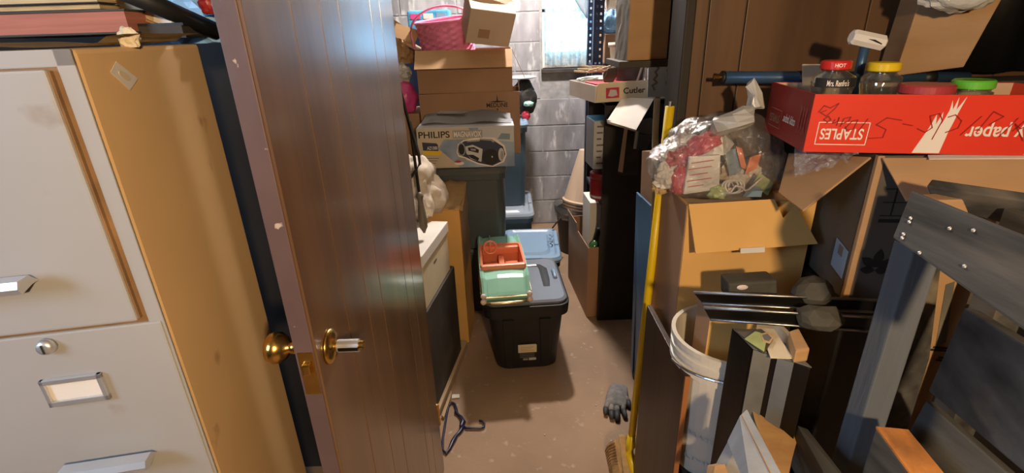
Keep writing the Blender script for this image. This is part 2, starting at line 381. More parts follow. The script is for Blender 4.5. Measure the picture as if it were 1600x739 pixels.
# back wall: mortar bed, blocks, window opening X .27-.655, Z 1.22-2.02
WX0, WX1, WZ0, WZ1 = .272, .66, 1.235, 2.03
bm = B()
box(bm, (-1.6, 3.912, 0), (WX0, 4.1, 3.25)); box(bm, (WX1, 3.912, 0), (1.9, 4.1, 3.25))
box(bm, (WX0, 3.912, 0), (WX1, 4.1, WZ0)); box(bm, (WX0, 3.912, WZ1), (WX1, 4.1, 3.25))
wb = struct(obj('wall_back', bm, 'mortar')); wo = wb.location.copy()
bh, bw = .2035, .406
for r in range(9):
    for c in range(-4, 5):
        x0 = c*bw+(bw/2 if r % 2 else 0)+.07; x1 = x0+bw-.008; z0 = r*bh+.004; z1 = z0+bh-.008
        if x1 < -.9 or x0 > 1.5: continue
        if z1 > WZ0-.02:
            if x0 < WX0 and x1 > WX0-.02: x1 = WX0-.02
            elif x0 < WX1+.02 and x1 > WX1: x0 = WX1+.02
            elif x0 >= WX0-.02 and x1 <= WX1+.02: continue
            if x1-x0 < .03: continue
        bm = B(); dz = random.uniform(-.002, .003)
        box(bm, V((x0, 3.907+dz*.6, z0))-wo, V((x1, 3.93, z1))-wo, .004); obj('concrete_block', bm, 'block', wb)
# window
bm = B()
for a, b_ in (((WX0, 4.0, WZ0), (WX0+.035, 4.05, WZ1)), ((WX1-.035, 4.0, WZ0), (WX1, 4.05, WZ1)), ((WX0, 3.99, WZ0), (WX1, 4.05, WZ0+.115)), ((WX0, 4.0, WZ1-.035), (WX1, 4.05, WZ1)), ((WX0, 4.0, 1.62), (WX1, 4.045, 1.65))): box(bm, a, b_, .004)
wn = struct(obj('window_1', bm, 'white')); wl = wn.location.copy()
for z0, z1 in ((WZ0+.115, 1.62), (1.65, WZ1-.035)): bm = B(); box(bm, V((WX0+.03, 4.02, z0))-wl, V((WX1-.03, 4.025, z1))-wl); obj('pane', bm, 'pane', wn)
bm = B(); box(bm, V((WX0-.01, 3.87, WZ0-.03))-wl, V((WX1+.01, 4.0, WZ0))-wl, .004); obj('sill', bm, 'chestw', wn)
def cur(u, v): return (WX0+.02+u*(WX1-WX0-.04), 3.955+.018*sin(u*34)+.008*sin(u*13+2), WZ0+.02+v*.76)
ct = obj('lace_curtain', sheet(60, 6, cur, 0), 'lace', smooth=True); tag(ct, 'white lace curtain hanging in the bright window recess', 'curtain')
bm = B(); tube(bm, [(WX0+.001, 3.955, WZ0+.785), (WX1-.001, 3.955, WZ0+.785)], .008); r_ = obj('curtain_rod', bm, 'steel'); tag(r_, 'thin metal rod across the top of the window recess', 'rod')
def tw(u, v):
    z = 1.57+.46*(1-v); hw_ = min(.19, .012+.80*(z-1.57))
    return (.598+(u-.5)*2*hw_*.9+.02*(1-v), 3.895+.012*sin(u*9+v*3), z)
ht = obj('hanging_cloth', sheet(16, 12, tw, .003), 'ltgreyp', smooth=True); tag(ht, 'pale grey cloth hanging in a point over the right of the lace curtain', 'cloth')
# partition wall with grooved panelling
gx = [at(x, 0, YW-.01).x for x in (1085, 1110, 1169, 1362, 1436)]
gx = gx + [gx[-1]+.13*i for i in range(1, 8) if gx[-1]+.13*i < 1.9]
pw = struct(obj('wall_middle', box(B(), (gx[0]+.002, YW, 0), (1.9, YW+.08, 3.25)), 'chestw')); po = pw.location.copy()
for a, b_ in zip(gx, gx[1:]+[1.9]):
    bm = B(); box(bm, V((a+.0022, YW-.008, 0))-po, V((b_-.0022, YW, 3.25))-po, .0015); obj('panel_board', bm, 'wallply', pw)
sbox('wall_middle_left', (-1.6, YW, 0), (-.375, YW+.08, 3.25), 'dark')  # near-black colour stands in for the shade behind the cabinet
sbox('trim_1', (-.375, YW-.03, 0), (-.318, YW+.09, 2.03), 'jamb')
jx = at(1051, 0, YW+.10).x
bm = B(); box(bm, (jx, YW-.022, 0), (gx[0]+.004, YW+.10, 2.03), .004); struct(obj('trim_2', bm, 'jamb'))
bm = B(); box(bm, (-.335, YW-.02, 2.03), (gx[0]+.004, YW+.09, 2.09), .004); struct(obj('trim_3', bm, 'jamb'))
sbox('wall_header', (-.335, YW, 2.09), (gx[0], YW+.08, 3.25), 'plaster')

# ================================================================== OPEN DOOR
N0, H0 = V((-.2865, .60, 0)), V((-.2805, 1.378, 0))
dd = (H0-N0); DW = dd.length; dd.normalize(); dn = V((dd.y, -dd.x, 0))          # dn points into the aisle
dm = Matrix(((dd.x, -dn.x, 0, N0.x), (dd.y, -dn.y, 0, N0.y), (0, 0, 1, .012), (0, 0, 0, 1)))
dr = bpy.data.objects.new('door_1', None); COL.objects.link(dr); dr.matrix_world = dm; dr['kind'] = 'structure'
dr['label'] = 'open walnut plywood door with dark grooves, swung in beside the filing cabinet'
bm = B(); box(bm, (0, .004, 0), (DW, .032, 2.01), .002); obj('core', bm, 'door_edge', dr)
gs = []
for x, y in ((452, 0), (497, 0), (527, 0), (577, 0), (592, 0)):
    p = atp(x, y, N0, dn); gs.append((dm.inverted() @ p).x)
gs = [0]+gs+[DW]
for a, b_ in zip(gs, gs[1:]):
    bm = B(); box(bm, (a+.0013, -.0, 0), (b_-.0013, .0045, 2.01), .0008); obj('panel_board', bm, 'door', dr)
kz = 1.062-.012; kx = .046
def knob_profile(bm, s, prof):
    q = [[(kx+.88*r*cos(2*pi*i/24), -s*z*.88 if s > 0 else .032+z*.88, kz+.88*r*sin(2*pi*i/24)) for i in range(24)] for r, z in prof]; return loft(bm, q)
bm = knob_profile(B(), 1, [(.032, 0), (.031, .004), (.022, .009), (.010, .011), (.008, .016)]); obj('rose', bm, 'brass', dr, smooth=True)
bm = knob_profile(B(), 1, [(.0105, .014), (.0115, .016), (.0115, .052), (.008, .052)]); sp = obj('bare_spindle', bm, 'chrome', dr, smooth=False, label='bare metal spindle where the knob is missing')
bm = B(); box(bm, (kx-.0115, -.046, kz-.0025), (kx-.008, -.016, kz+.0025)); obj('slot_bar', bm, 'iron', sp)
bm = knob_profile(B(), 1, [(.0085, .052), (.0085, .060), (.006, .061)]); obj('brass_tip', bm, 'brass', sp)
kp_ = [(.030, 0), (.029, .004), (.012, .008), (.0105, .02), (.02, .026), (.0275, .036), (.0285, .045), (.024, .055), (.012, .061), (.002, .062)]; kp_ = [(r, z+(.014 if k > 1 else 0)) for k, (r, z) in enumerate(kp_)]; bm = knob_profile(B(), -1, kp_); obj('round_knob', bm, 'brass', dr, smooth=True, label='round brass knob on the cabinet side')
bm = B(); box(bm, (-.0014, .006, kz-.052), (.004, .028, kz+.022), .0006); lp = obj('latch_plate', bm, 'brass', dr)
bm = B(); box(bm, (-.008, .011, kz-.014), (-.001, .023, kz+.004), .002); obj('latch_bolt', bm, 'brass', lp)
for z in (.25, 1.75):
    bm = B(); tube(bm, [(DW+.003, .0, z-.045), (DW+.003, .0, z+.045)], .005); obj('hinge', bm, 'brass', dr)

# ================================================================== FILING CABINET AND WHAT LIES ON IT
CZ = 1.4985
cm = Mx((-.4605, .57, 0), 10)                                  # local: x to the right (front runs to -x), y back
fc = thing('filing_cabinet', 'scuffed almond metal filing cabinet with tan side, left of the open door', 'cabinet', cm)
CW, CD = .46, .345
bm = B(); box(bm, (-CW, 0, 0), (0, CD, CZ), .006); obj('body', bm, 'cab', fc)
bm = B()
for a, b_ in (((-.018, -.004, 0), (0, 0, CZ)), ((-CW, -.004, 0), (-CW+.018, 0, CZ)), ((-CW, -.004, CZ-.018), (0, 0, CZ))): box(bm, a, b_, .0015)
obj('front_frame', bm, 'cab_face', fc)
bm = B(); box(bm, (-CW+.010, -.0022, .02), (-.010, .0, CZ-.010)); obj('gap_backing', bm, 'rust_gapshade', fc)  # dark plate added so the drawer gaps look shaded
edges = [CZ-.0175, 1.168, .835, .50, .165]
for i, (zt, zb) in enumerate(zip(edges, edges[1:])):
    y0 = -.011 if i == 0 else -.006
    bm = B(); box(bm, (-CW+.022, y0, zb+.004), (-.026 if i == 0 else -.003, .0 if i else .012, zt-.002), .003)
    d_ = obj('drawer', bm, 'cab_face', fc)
    if i == 0:
        bm = B(); box(bm, (-.0262, y0+.003, zb+.006), (-.0235, .0, zt-.004)); obj('side_return', bm, 'rust_gapshade', d_, label='rust-stained edge of the pulled out drawer')
    hx, hz = -.168, zb+.075
    if i == 1: hx, hz = -.120, .955
    bm = B(); pr_ = [(0, 0), (-.012, .012), (-.030, .012), (-.034, .004), (-.030, -.004), (-.012, 0)]
    loft(bm, [[(hx+sx, y0+p[0], hz+p[1]) for p in pr_] for sx in (-.055, -.045, .045, .055)]); obj('handle', bm, 'chrome', d_)
    lx, lz = (-.128, 1.080) if i == 1 else (-.205, zb+.20)
    bm = B(); w_, h_ = .072, .042
    for a, b_ in (((lx-w_/2, y0-.006, lz-h_/2), (lx+w_/2, y0, lz-h_/2+.008)), ((lx-w_/2, y0-.006, lz+h_/2-.007), (lx+w_/2, y0, lz+h_/2)), ((lx-w_/2, y0-.006, lz-h_/2), (lx-w_/2+.005, y0, lz+h_/2)), ((lx+w_/2-.006, y0-.006, lz-h_/2), (lx+w_/2, y0, lz+h_/2))): box(bm, a, b_, .001)
    lh = obj('label_holder', bm, 'chrome', d_)
    bm = B(); box(bm, (lx-w_/2+.004, y0-.002, lz-h_/2+.004), (lx+w_/2-.004, y0, lz+h_/2-.004)); obj('blank_card', bm, 'white', lh)
lkx, lkz = -.138, 1.150
bm = B(); loft(bm, [[(lkx+r*cos(2*pi*i/20), y, lkz+r*sin(2*pi*i/20)) for i in range(20)] for r, y in ((.011, -.005), (.0105, -.012), (.008, -.016), (.004, -.0165))]); lk = obj('lock', bm, 'chrome', fc, smooth=True)
bm = B(); box(bm, (lkx-.001, -.0175, lkz-.006), (lkx+.001, -.016, lkz+.006)); obj('keyhole', bm, 'ink', lk)
sf = frame((0, 0, 0), (0, 1, 0), (0, 0, 1))                    # right side of the cabinet
tq_ = [loc(fc, atp(x, y, cm @ V((0, 0, 0)), cm.to_3x3() @ V((1, 0, 0)))) for x, y in ((180, 96), (214, 123), (202, 141), (171, 113))]
poly('tape_piece', sf, [(p.y, p.z) for p in tq_], 'white', fc, .0008)
tm_ = sum((p for p in tq_), V())/4; poly('tape_smudge', sf, [(tm_.y+.011*cos(a), tm_.z+.005*sin(a)-.35*.011*cos(a)) for a in [2*pi*i/14 for i in range(14)]], 'cream', fc, .0016)
def flatbook(name, label, cat, x0, x1, y0, y1, Y, dep, mcov, mpage, cov=.003, tilt=0, yaw=0, group=None):
    """book lying flat: pixel span of its visible long edge at distance Y"""
    a = at(x0, y1, Y); b_ = at(x1, y1, Y); hgt = (at(x0, y0, Y)-a).z; w = (b_-a).length
    t = thing(name, label, cat, Mx(a, yaw, 0, tilt), group)
    bm = B(); box(bm, (.003, .003, cov), (w-.003, dep-.003, hgt-cov)); obj('page_block', bm, mpage, t)
    bm = B(); box(bm, (0, 0, 0), (w, dep, cov), .0008); box(bm, (0, 0, hgt-cov), (w, dep, hgt), .0008); obj('cover', bm, mcov, t)
    return t
flatbook('old_book', 'thick old book with faded red page edges at the bottom of the cabinet pile', 'book', -60, 196, 21, 61, .80, .20, 'chestw', 'redbook', yaw=4)
flatbook('paper_pad', 'grey topped pad lying between the faded red book and the yellowed ledger', 'pad', -60, 150, 12, 21, .82, .17, 'card_d', 'yellowed', .001, yaw=4)
flatbook('ledger', 'yellowed ledger on top of the cabinet pile, above the faded red book', 'book', -60, 148, -16, 11, .83, .18, 'chestw', 'pages', .002, yaw=3)
t = thing('tilted_book', 'tan book tilted against the pile, its corner pointing at the door', 'book', Mx(at(268, 46, .86), -14, 0, 21))
bm = B(); box(bm, (-.16, 0, 0), (0, .12, .018), .002); obj('page_block', bm, 'pages', t)
bm = B(); box(bm, (-.162, -.002, -.003), (.002, .122, 0)); box(bm, (-.162, -.002, .018), (.002, .122, .021)); obj('cover', bm, 'card', t)
bm = B(); box(bm, (-.03, -.0025, .002), (.0025, .118, .016)); obj('white_corner', bm, 'white', t)
p0 = at(-60, 66, .74); p1 = at(210, 64, .68)
cp = obj('loose_paper', sheet(24, 4, lambda u, v: (p0.x+(p1.x-p0.x)*u-.0+.0*v, .67+.16*v+(1-u)*-.05, CZ+.006+.004*sin(u*7)+(.006 if u > .9 else 0)), .001), 'yellowed'); tag(cp, 'yellowed sheet of paper on the cabinet under the faded red book', 'paper')
cr = obj('crumpled_scrap', lump((.030, .02, .026), 3, 2, .4, 3), 'cream', mw=Mx(at(208, 74, .70)), smooth=False); tag(cr, 'small crumpled tan paper scrap at the cabinet edge beside the faded red book', 'paper')
bm = B(); tube(bm, [at(175, -22, .78), at(338, 49, .93)], .014, 16); bt = obj('black_tube', bm, 'black', smooth=True); tag(bt, 'black tube lying across the cabinet pile towards the door', 'tube')
bl = obj('blue_bag', lump((.22, .12, .14), 5, 2.4, .35, 4), 'bluebag', mw=Mx((at(312, 68, .95)+V((-.015, .02, 0))))); tag(bl, 'crumpled blue plastic bag on the cabinet behind the black tube', 'bag')
rs = obj('red_scrap', lump((.03, .03, .03), 9, 2, .3, 3), 'maroon', mw=Mx(at(330, 22, .9))); tag(rs, 'small dark red bundle resting on the blue plastic bag', 'bundle')
bk = thing('black_book', 'black covered book lying flat under the tilted tan book on the cabinet', 'book', Mx(at(196, 62, .84), 6))
bm = B(); box(bm, (0, 0, .003), (.087, .12, .018)); obj('page_block', bm, 'chestw', bk)
bm = B(); box(bm, (0, 0, 0), (.09, .12, .003)); box(bm, (0, 0, .018), (.09, .12, .022)); obj('cover', bm, 'black', bk)

# ================================================================== STORE ROOM, LEFT STACKS
# dark stained chest beside the aisle
ca, cb = V((-.350, 1.63, 0)), V((-.262, 2.16, 0))
ch = thing('dark_chest', 'dark stained wooden chest with a worn pale bottom rail beside the aisle', 'chest', Mx(ca, math.degrees(math.atan2((cb-ca).y, (cb-ca).x))-90))
cl = (cb-ca).length
bm = B(); box(bm, (-.42, 0, .035), (0, cl-.07, .50), .004); obj('body', bm, 'chestw', ch)
bm = B(); box(bm, (-.43, -.012, .0), (.014, cl+.0, .040), .004); obj('bottom_rail', bm, 'oldwood', ch, label='pale worn bottom rail')
sl = slab('wood_sliver', [atz(690, 652, .004), atz(694, 655, .004), atz(707, 616, .004), atz(704, 612, .004)], .012, 'oldwood', away=False); tag(sl, 'pale sliver of wood on the floor by the blue coat hanger', 'wood')
sl = slab('paper_scrap', [atz(706, 617, .002), atz(706, 623, .002), atz(718, 622, .002), atz(718, 617, .002)], .004, 'white', away=False, w=.0005); tag(sl, 'small white scrap lying on the floor above the blue coat hanger', 'scrap')
fb = thing('file_box', 'white cardboard file box with a lid on the dark chest', 'box', Mx((-.345, 1.70, .502), -9))
bm = B(); box(bm, (-.30, 0, 0), (0, .36, .20), .003); obj('body', bm, 'cream', fb)
bm = B(); box(bm, (-.306, -.006, .185), (.006, .366, .232), .003); obj('lid', bm, 'white', fb)
bm = B(); box(bm, (-.001, .14, .13), (.0008, .18, .14)); obj('hand_hole', bm, 'inkgrey', fb)
tb = thing('taped_carton', 'amber cardboard carton with wrinkled brown tape beside the dark chest', 'box', Mx((-.243, 2.20, 0), -4))
carton(tb, .0001, .0001, .0001) if False else None
bm = B(); box(bm, (-.36, 0, 0), (0, .24, .74), .004); obj('body', bm, 'card_o', tb)
tp = sheet(18, 14, lambda u, v: (-.30+.305*u+(.012*(1-v)), -.004+.25*v, .744+.07*v-.03*(u-.35)**2+.012*noise.noise(V((u*9, v*4, 1)))), .002); obj('taped_lid', tp, 'tape', tb, label='wrinkled brown taped top')
tp = sheet(10, 10, lambda u, v: (.003+.004*noise.noise(V((u*6, v*5, 4))), .02+.22*u, .75-.36*v+.04*u), .0015); obj('torn_strip', tp, 'card_l', tb, label='torn paper strip down the side')
cq = at(652, 352, 2.06)
clm = lump((.30, .30, .27), 81, 1.5, .34, 5)
for v in clm.verts: v.co += V((0, 0, 1))*(.018*abs(noise.noise(v.co*17))-.010*abs(noise.noise(v.co*31))); v.co.x += .014*noise.noise(v.co*19)
cl_ = obj('cloth_heap', clm, 'cloth', mw=Mx((cq.x-.015, 2.17, .735), 0, 0, 0), smooth=True); tag(cl_, 'crumpled cream cloth heaped on the boxes below the boombox box', 'cloth')
# metal rod with turned wooden handle
t = thing('sharpening_rod', 'long thin metal rod with a turned grey wooden handle, tip on the white file box', 'tool', Mx(at(663, 364, 1.862)))
P = lambda x, y, Y: loc(t, at(x, y, Y))
bm = B(); tube(bm, [P(612, 95, 2.04), P(628, 150, 2.0), P(642, 205, 1.96), P(655, 302, 1.91)], .006, 8); obj('rod', bm, 'iron', t)
bm = B(); a, b_ = P(655, 300, 1.91), P(663, 364, 1.862)
tube(bm, [a.lerp(b_, k) for k in (0, .06, .12, .16, .22, .32, .5, .7, .85, .92, 1)], .01, 14, rr=[.007, .013, .015, .012, .010, .012, .0155, .018, .017, .010, .004]); obj('handle', bm, 'handlew', t, smooth=True)
bm = B(); tube(bm, [P(640, 190, 1.94), P(654, 240, 1.9), P(656, 256, 1.9), P(650, 266, 1.9), P(636, 285, 1.9)], .006, 8); obj('hook', bm, 'black', t)

# grey tote under the boombox box, standing on another
t = thing('storage_tote', 'tall slate grey plastic tote directly under the boombox box', 'tote', Mx((-.205, 2.72, .42)))
tote(t, .375, .54, .435, .02, 'tote', 'tote_lid', .03, False)
t = thing('storage_tote', 'slate grey tote on the floor at the bottom of the boombox box stack', 'tote', Mx((-.27, 2.74, 0)))
tote(t, .375, .50, .39, .03, 'tote', 'tote_lid', .03, False)
# boombox box
pm_ = Mx((-.4455, 2.405, .886), 1.5, 0, .6)
pb = thing('boombox_box', 'blue and sand printed boombox carton with a torn lid on the grey tote', 'box', pm_)
bw_, bd_, bh_ = .472, .24, .197
bm = B(); box(bm, (0, 0, 0), (bw_, bd_, bh_), .003); obj('body', bm, 'boxblue', pb)
bm = B(); box(bm, (.004, -.001, bh_-.002), (bw_, bd_*.5, bh_+.004)); obj('top_flap', bm, 'silverbox', pb)
fl_ = sheet(14, 6, lambda u, v: (.02+u*(bw_-.03), bd_*.28+v*bd_*.70, bh_+.012+.035*v*(.6+.4*sin(u*3))+.006*sin(u*11)), .003); obj('torn_lid', fl_, 'silverbox', pb, label='raised torn lid')
bm = B(); hexa(bm, [(.09, bd_*.7, bh_+.046), (.22, bd_*.66, bh_+.043), (.25, bd_*.83, bh_+.052), (.10, bd_*.86, bh_+.052)], (0, 0, .002)); obj('lid_picture', bm, 'greyp', pb)
F = frame((0, 0, 0), (1, 0, 0), (0, 0, 1)); F.translation = V((0, 0, 0))
poly('sand_panel', F, [(.002, .004), (.20, .004), (.10, .10), (.16, bh_-.012), (.002, bh_-.002)], 'boxtan', pb, .0003)
poly('band', F, [(.002, bh_-.055), (.30, bh_-.055), (.25, bh_-.002), (.002, bh_-.002)], 'boxtan', pb, .0006)
poly('band', F, [(.29, bh_-.055), (bw_-.002, bh_-.075), (bw_-.002, bh_-.002), (.30, bh_-.002)], 'silverbox', pb, .0006)
text('lettering', 'PHILIPS', F, .010, bh_-.046, .150, .032, 'ink', pb)
poly('name_plate', F, [(.174, bh_-.050), (.318, bh_-.050), (.318, bh_-.012), (.174, bh_-.012)], 'greyp', pb, .0009)
text('lettering', 'MAGNAVOX', F, .180, bh_-.045, .132, .028, 'wprint', pb, .0016)
poly('model_plate', F, [(.026, .092), (.100, .088), (.100, .118), (.092, .126), (.024, .132)], 'navyp', pb, .0009)
text('lettering', 'AZ1300', F, .046, .095, .050, .016, 'wprint', pb, .0016)
poly('yellow_strip', F, [(.026, .072), (.105, .066), (.115, .080), (.115, .087), (.026, .091)], 'yellowp', pb, .0009)
for k in range(4): poly('fine_print', F, [(.024, .052-.012*k), (.10-.008*k, .050-.012*k), (.10-.008*k, .053-.012*k), (.024, .055-.012*k)], 'inkgrey', pb, .0009)
rad_ = lambda cx, cy, pts, m, off: poly('boombox_picture', F, [(cx+p[0], cy+p[1]) for p in pts], m, pb, off)
el = lambda a, b_, rot=0, n=24: [(a*cos(2*pi*i/n)*cos(rot)-b_*sin(2*pi*i/n)*sin(rot), a*cos(2*pi*i/n)*sin(rot)+b_*sin(2*pi*i/n)*cos(rot)) for i in range(n)]
gp_ = lambda pts: [((x-45)/835*.472, (692-y)/312*.197) for x, y in pts]
ge = lambda cx, cy, a, b_, n=22: [(cx+a*cos(2*pi*i/n), cy+b_*sin(2*pi*i/n)) for i in range(n)]
bp_ = lambda pts, m, off: poly('boombox_picture', F, gp_(pts)[::-1], m, pb, off)
bp_([(378, 565), (392, 505), (440, 475), (575, 455), (710, 462), (795, 525), (812, 595), (785, 655), (685, 692), (560, 668), (450, 622), (392, 600)], 'wprint', .0008)
bp_([(386, 562), (400, 508), (450, 482), (575, 474), (700, 482), (780, 532), (800, 592), (775, 645), (682, 682), (562, 656), (455, 608), (398, 590)], 'navyp', .0014)
bp_(ge(422, 545, 34, 52), 'greyp', .0020); bp_(ge(422, 545, 26, 42), 'ink', .0026)
bp_([(456, 524), (520, 512), (604, 548), (588, 648), (498, 622), (460, 575)], 'ltgreyp', .0020)
bp_([(478, 532), (530, 530), (572, 552), (566, 578), (520, 566), (480, 556)], 'ink', .0026); bp_([(500, 540), (545, 545), (543, 560), (502, 553)], 'greyp', .0032); bp_([(470, 588), (520, 590), (570, 618), (560, 640), (500, 616)], 'ink', .0026)
bp_(ge(670, 610, 72, 62), 'ink', .0020); bp_(ge(684, 610, 7, 7, 10), 'ltgreyp', .0026); bp_(ge(764, 595, 26, 52), 'ltgreyp', .0022); bp_(ge(770, 600, 14, 36), 'greyp', .0028)
for q in ([(468, 490), (485, 480), (585, 474), (580, 486)], [(580, 464), (690, 472), (712, 496), (692, 496), (678, 484), (585, 476)]): bp_(q, 'greyp', .0030)
bp_(ge(395, 655, 42, 14), 'wprint', .0014); bp_(ge(415, 625, 44, 14), 'greyp', .0018); bp_(ge(385, 640, 30, 9), 'pinklid', .0020)
rad_(.43, .150, [(-.04, -.012), (.02, -.016), (.022, .012), (-.02, .016)], 'bluecard', .0014)
# box with the star logo
mb = thing('logo_carton', 'brown carton printed with a black star and name, behind the boombox box', 'box', Mx((-.462, 2.69, .886), 0))
bm = B(); carton(mb, .527, .28, .325, 'card2', True, ((('right'), -3, .045, .3, 1.0, 'card_l'),))
bm.free()
F = frame((0, 0, 0), (1, 0, 0), (0, 0, 1))
text('lettering', 'MEDLINE', F, .352, .248, .112, .022, 'ink', mb)
for pts in ([(.405, .282), (.409, .274), (.413, .282), (.409, .314)], [(.36, .2765), (.409, .272), (.458, .2765), (.409, .281)]): poly('star_logo', F, pts, 'ink', mb, .001)
poly('star_logo', F, [(.405, .238), (.409, .228), (.413, .238), (.409, .243)], 'ink', mb, .001)
# box with the open flap
ub = thing('open_carton', 'open brown carton with a wide front flap folded out, holding the pink basket', 'box', Mx((-.462, 2.70, 1.213), 0, 0, .6))
carton(ub, .492, .30, .212, 'card2', True, (('front', 137, .115, .0, 1.0, 'card'), ('right', 155, .16, .1, .8, 'card_l'), ('left', 60, .06, .1, .9)))
# pink basket
bs = thing('pink_basket', 'shiny pink woven basket with a tall hoop handle in the open carton', 'basket', Mx((-.285, 2.86, 1.225), 0, 6, -5))
bm = B(); rings = []; nn = 48; BH = .345
for k in range(25):
    f = k/24; r = .105+.033*f**.7
    rings.append([((r+.0045*(1 if (j//2+k) % 2 else -1)*(1 if k not in (0, 24) else 0))*1.08*cos(2*pi*j/nn), (r+.0045*(1 if (j//2+k) % 2 else -1))*.85*sin(2*pi*j/nn), f*BH) for j in range(nn)])
loft(bm, rings, True, False); obj('weave', bm, 'pink', bs)
bm = B(); tube(bm, [(.150*cos(2*pi*j/36), .119*sin(2*pi*j/36), BH) for j in range(37)], .008, 8); obj('rim', bm, 'pink', bs)
bm = B(); tube(bm, [(-.165, -.06, .18), (-.172, -.05, .25)]+[(-.175*cos(pi*k/24), -.05, .30+.115*sin(pi*k/24)) for k in range(25)]+[(.165, -.05, .22)], .0055, 8); obj('hoop_handle', bm, 'pink', bs, smooth=True)
# tilted tan box
q = at(735, 62, 2.66)
tn = thing('small_carton', 'small light tan carton tipped on top of the open carton beside the pink basket', 'box', Mx(at(727, 67, 2.60), 10, 30, 9))
bm = B(); box(bm, (0, 0, 0), (.22, .19, .175), .004); obj('body', bm, 'card_l', tn)
fl2 = sheet(8, 6, lambda u, v: (.0+.222*u, .08+.11*v, .177+.02*v+.012*sin(u*4)), .003); obj('flap', fl2, 'card_l', tn)
F = frame((0, 0, 0), (1, 0, 0), (0, 0, 1)); poly('printed_patch', F, [(.055, .035), (.11, .035), (.11, .08), (.055, .08)], 'card2', tn)
# things at the far left, seen between door and stack
t = thing('left_carton', 'narrow brown carton left of the boombox box, under the pink print bag', 'box', Mx((-.66, 2.72, 0)))
carton(t, .185, .3, 1.11, 'card2')
pk = obj('print_bag', lump((.16, .16, .17), 11, 1.6, .15, 4), 'pinkbag', mw=Mx((-.565, 2.80, 1.112))); tag(pk, 'hot pink printed bag standing left of the open carton', 'bag')
pk = obj('clear_bag', lump((.14, .14, .10), 12, 2.6, .35, 4), 'greyclear', mw=Mx((-.575, 2.80, 1.27))); tag(pk, 'milky plastic bag lying on the hot pink printed bag', 'bag')
kp = thing('kraft_wrap', 'torn crumpled kraft paper left of the pink basket', 'paper', Mx((-.565, 2.86, 1.36)))
obj('wad', lump((.17, .14, .16), 14, 2.2, .5, 4), 'card', kp)
for k, q in enumerate(([(-.09, -.02, .10), (.01, -.05, .06), (.03, -.02, .19), (-.06, 0, .25)], [(-.03, -.06, .14), (.09, -.05, .10), (.12, -.02, .16), (.0, -.03, .20)])):
    bm = B(); hexa(bm, q, (0, .003, 0)); obj('torn_piece', bm, 'card', kp)
bp = thing('blue_packets', 'sky blue wrapped packet on the dark case behind the pink basket', 'packet', Mx((-.60, 3.36, 1.50)))
bm = B(); box(bm, (0, 0, 0), (.26, .16, .14), .01); obj('wrapper', bm, 'blue', bp)
for k in range(3): bm = B(); box(bm, (.02+.08*k, -.002, .09), (.08+.08*k, 0, .12)); obj('print_patch', bm, ('pinkbag', 'wprint', 'lidblue')[k], bp)
dk = thing('dark_case', 'large dark case behind the pink basket by the back wall', 'case', Mx((-.755, 3.30, 0)))
bm = B(); box(bm, (0, 0, 0), (.42, .30, 1.497), .01); obj('body', bm, 'darkblue', dk)
bm = B(); box(bm, (-.002, -.003, 1.38), (.422, .0, 1.395)); obj('seam_strip', bm, 'iron', dk)

# totes behind
t = thing('storage_tote', 'dark tote with a pale grey lid supporting the tall steel blue tote', 'tote', Mx((-.075, 3.42, 0)))
tote(t, .46, .54, .345, .03, 'toteblue', 'lidpale', .035, False)
t = thing('storage_tote', 'tall steel blue tote beside the concrete wall, behind the boombox box', 'tote', Mx((-.085, 3.50, .372)))
tote(t, .43, .44, .56, .03, 'toteblue', 'lidblue', .035, False)
t = thing('storage_tote', 'low dark tote with a pale blue lid on the floor behind the black tote', 'tote', Mx((.115, 2.865, 0), -2))
tote(t, .355, .47, .255, .035, 'black', 'lidblue', .04, False)
bm = B(); tube(bm, [(.10, -.05, .30), (.13, -.05, .302), (.135, -.02, .302), (.12, .0, .30), (.14, .03, .303), (.12, .06, .30)], .005, 6); obj('lid_emboss', bm, 'lidblue', t)
dg_ = obj('dark_bag', lump((.19, .22, .235), 21, 1.5, .22, 4), 'dark', mw=Mx((.115, 3.58, .966))); tag(dg_, 'dark bag on the steel blue tote against the concrete wall', 'bag')
bm = B(); lathe(bm, [(.02, 0), (.11, .003), (.116, .010), (.11, .013), (.01, .012)], 32); dt = obj('round_tray', bm, 'ltgreyp', mw=Mx((.09, 3.58, 1.20), 0, 0, 0), smooth=False); tag(dt, 'pale round tray lying on top of the dark bag', 'tray')
gg = obj('green_toy', lump((.07, .04, .035), 22, 2, .3, 3), 'turq', mw=Mx(at(826, 166, 3.44))); tag(gg, 'small green plastic piece tucked beside the dark bag', 'toy')
gg = obj('red_cloth_scrap', lump((.06, .04, .06), 23, 2, .3, 3), 'redcloth', mw=Mx(at(822, 187, 3.45))); tag(gg, 'small red bundle below the green plastic piece', 'bundle')

# ================================================================== BLACK TOTE AND TOY CAR
bt_ = thing('black_tote', 'black plastic storage tote in the middle of the aisle carrying the toy car', 'tote', Mx((.042, 2.145, 0), 3))
hw, hd, h, tp_ = .19, .225, .375, .045
bm = B(); R = [rrect(hw-tp_-.01, hd-tp_-.01, .05, 0), rrect(hw-tp_, hd-tp_, .05, .012), rrect(hw-.018, hd-.018, .05, h-.07), rrect(hw+.004, hd+.004, .055, h-.06), rrect(hw+.008, hd+.008, .055, h-.004), rrect(hw-.002, hd-.002, .055, h), rrect(hw-.02, hd-.02, .05, h-.06), rrect(hw-tp_-.006, hd-tp_-.006, .05, .008)]
loft(bm, R); obj('tub', bm, 'black', bt_)
for x in (-.085, .085):
    bm = B(); hexa(bm, [(x-.018, -hd+tp_-.006, .02), (x+.018, -hd+tp_-.006, .02), (x+.026, -hd+.008, h-.08), (x-.026, -hd+.008, h-.08)], (0, .012, 0), .003); obj('rib', bm, 'black', bt_)
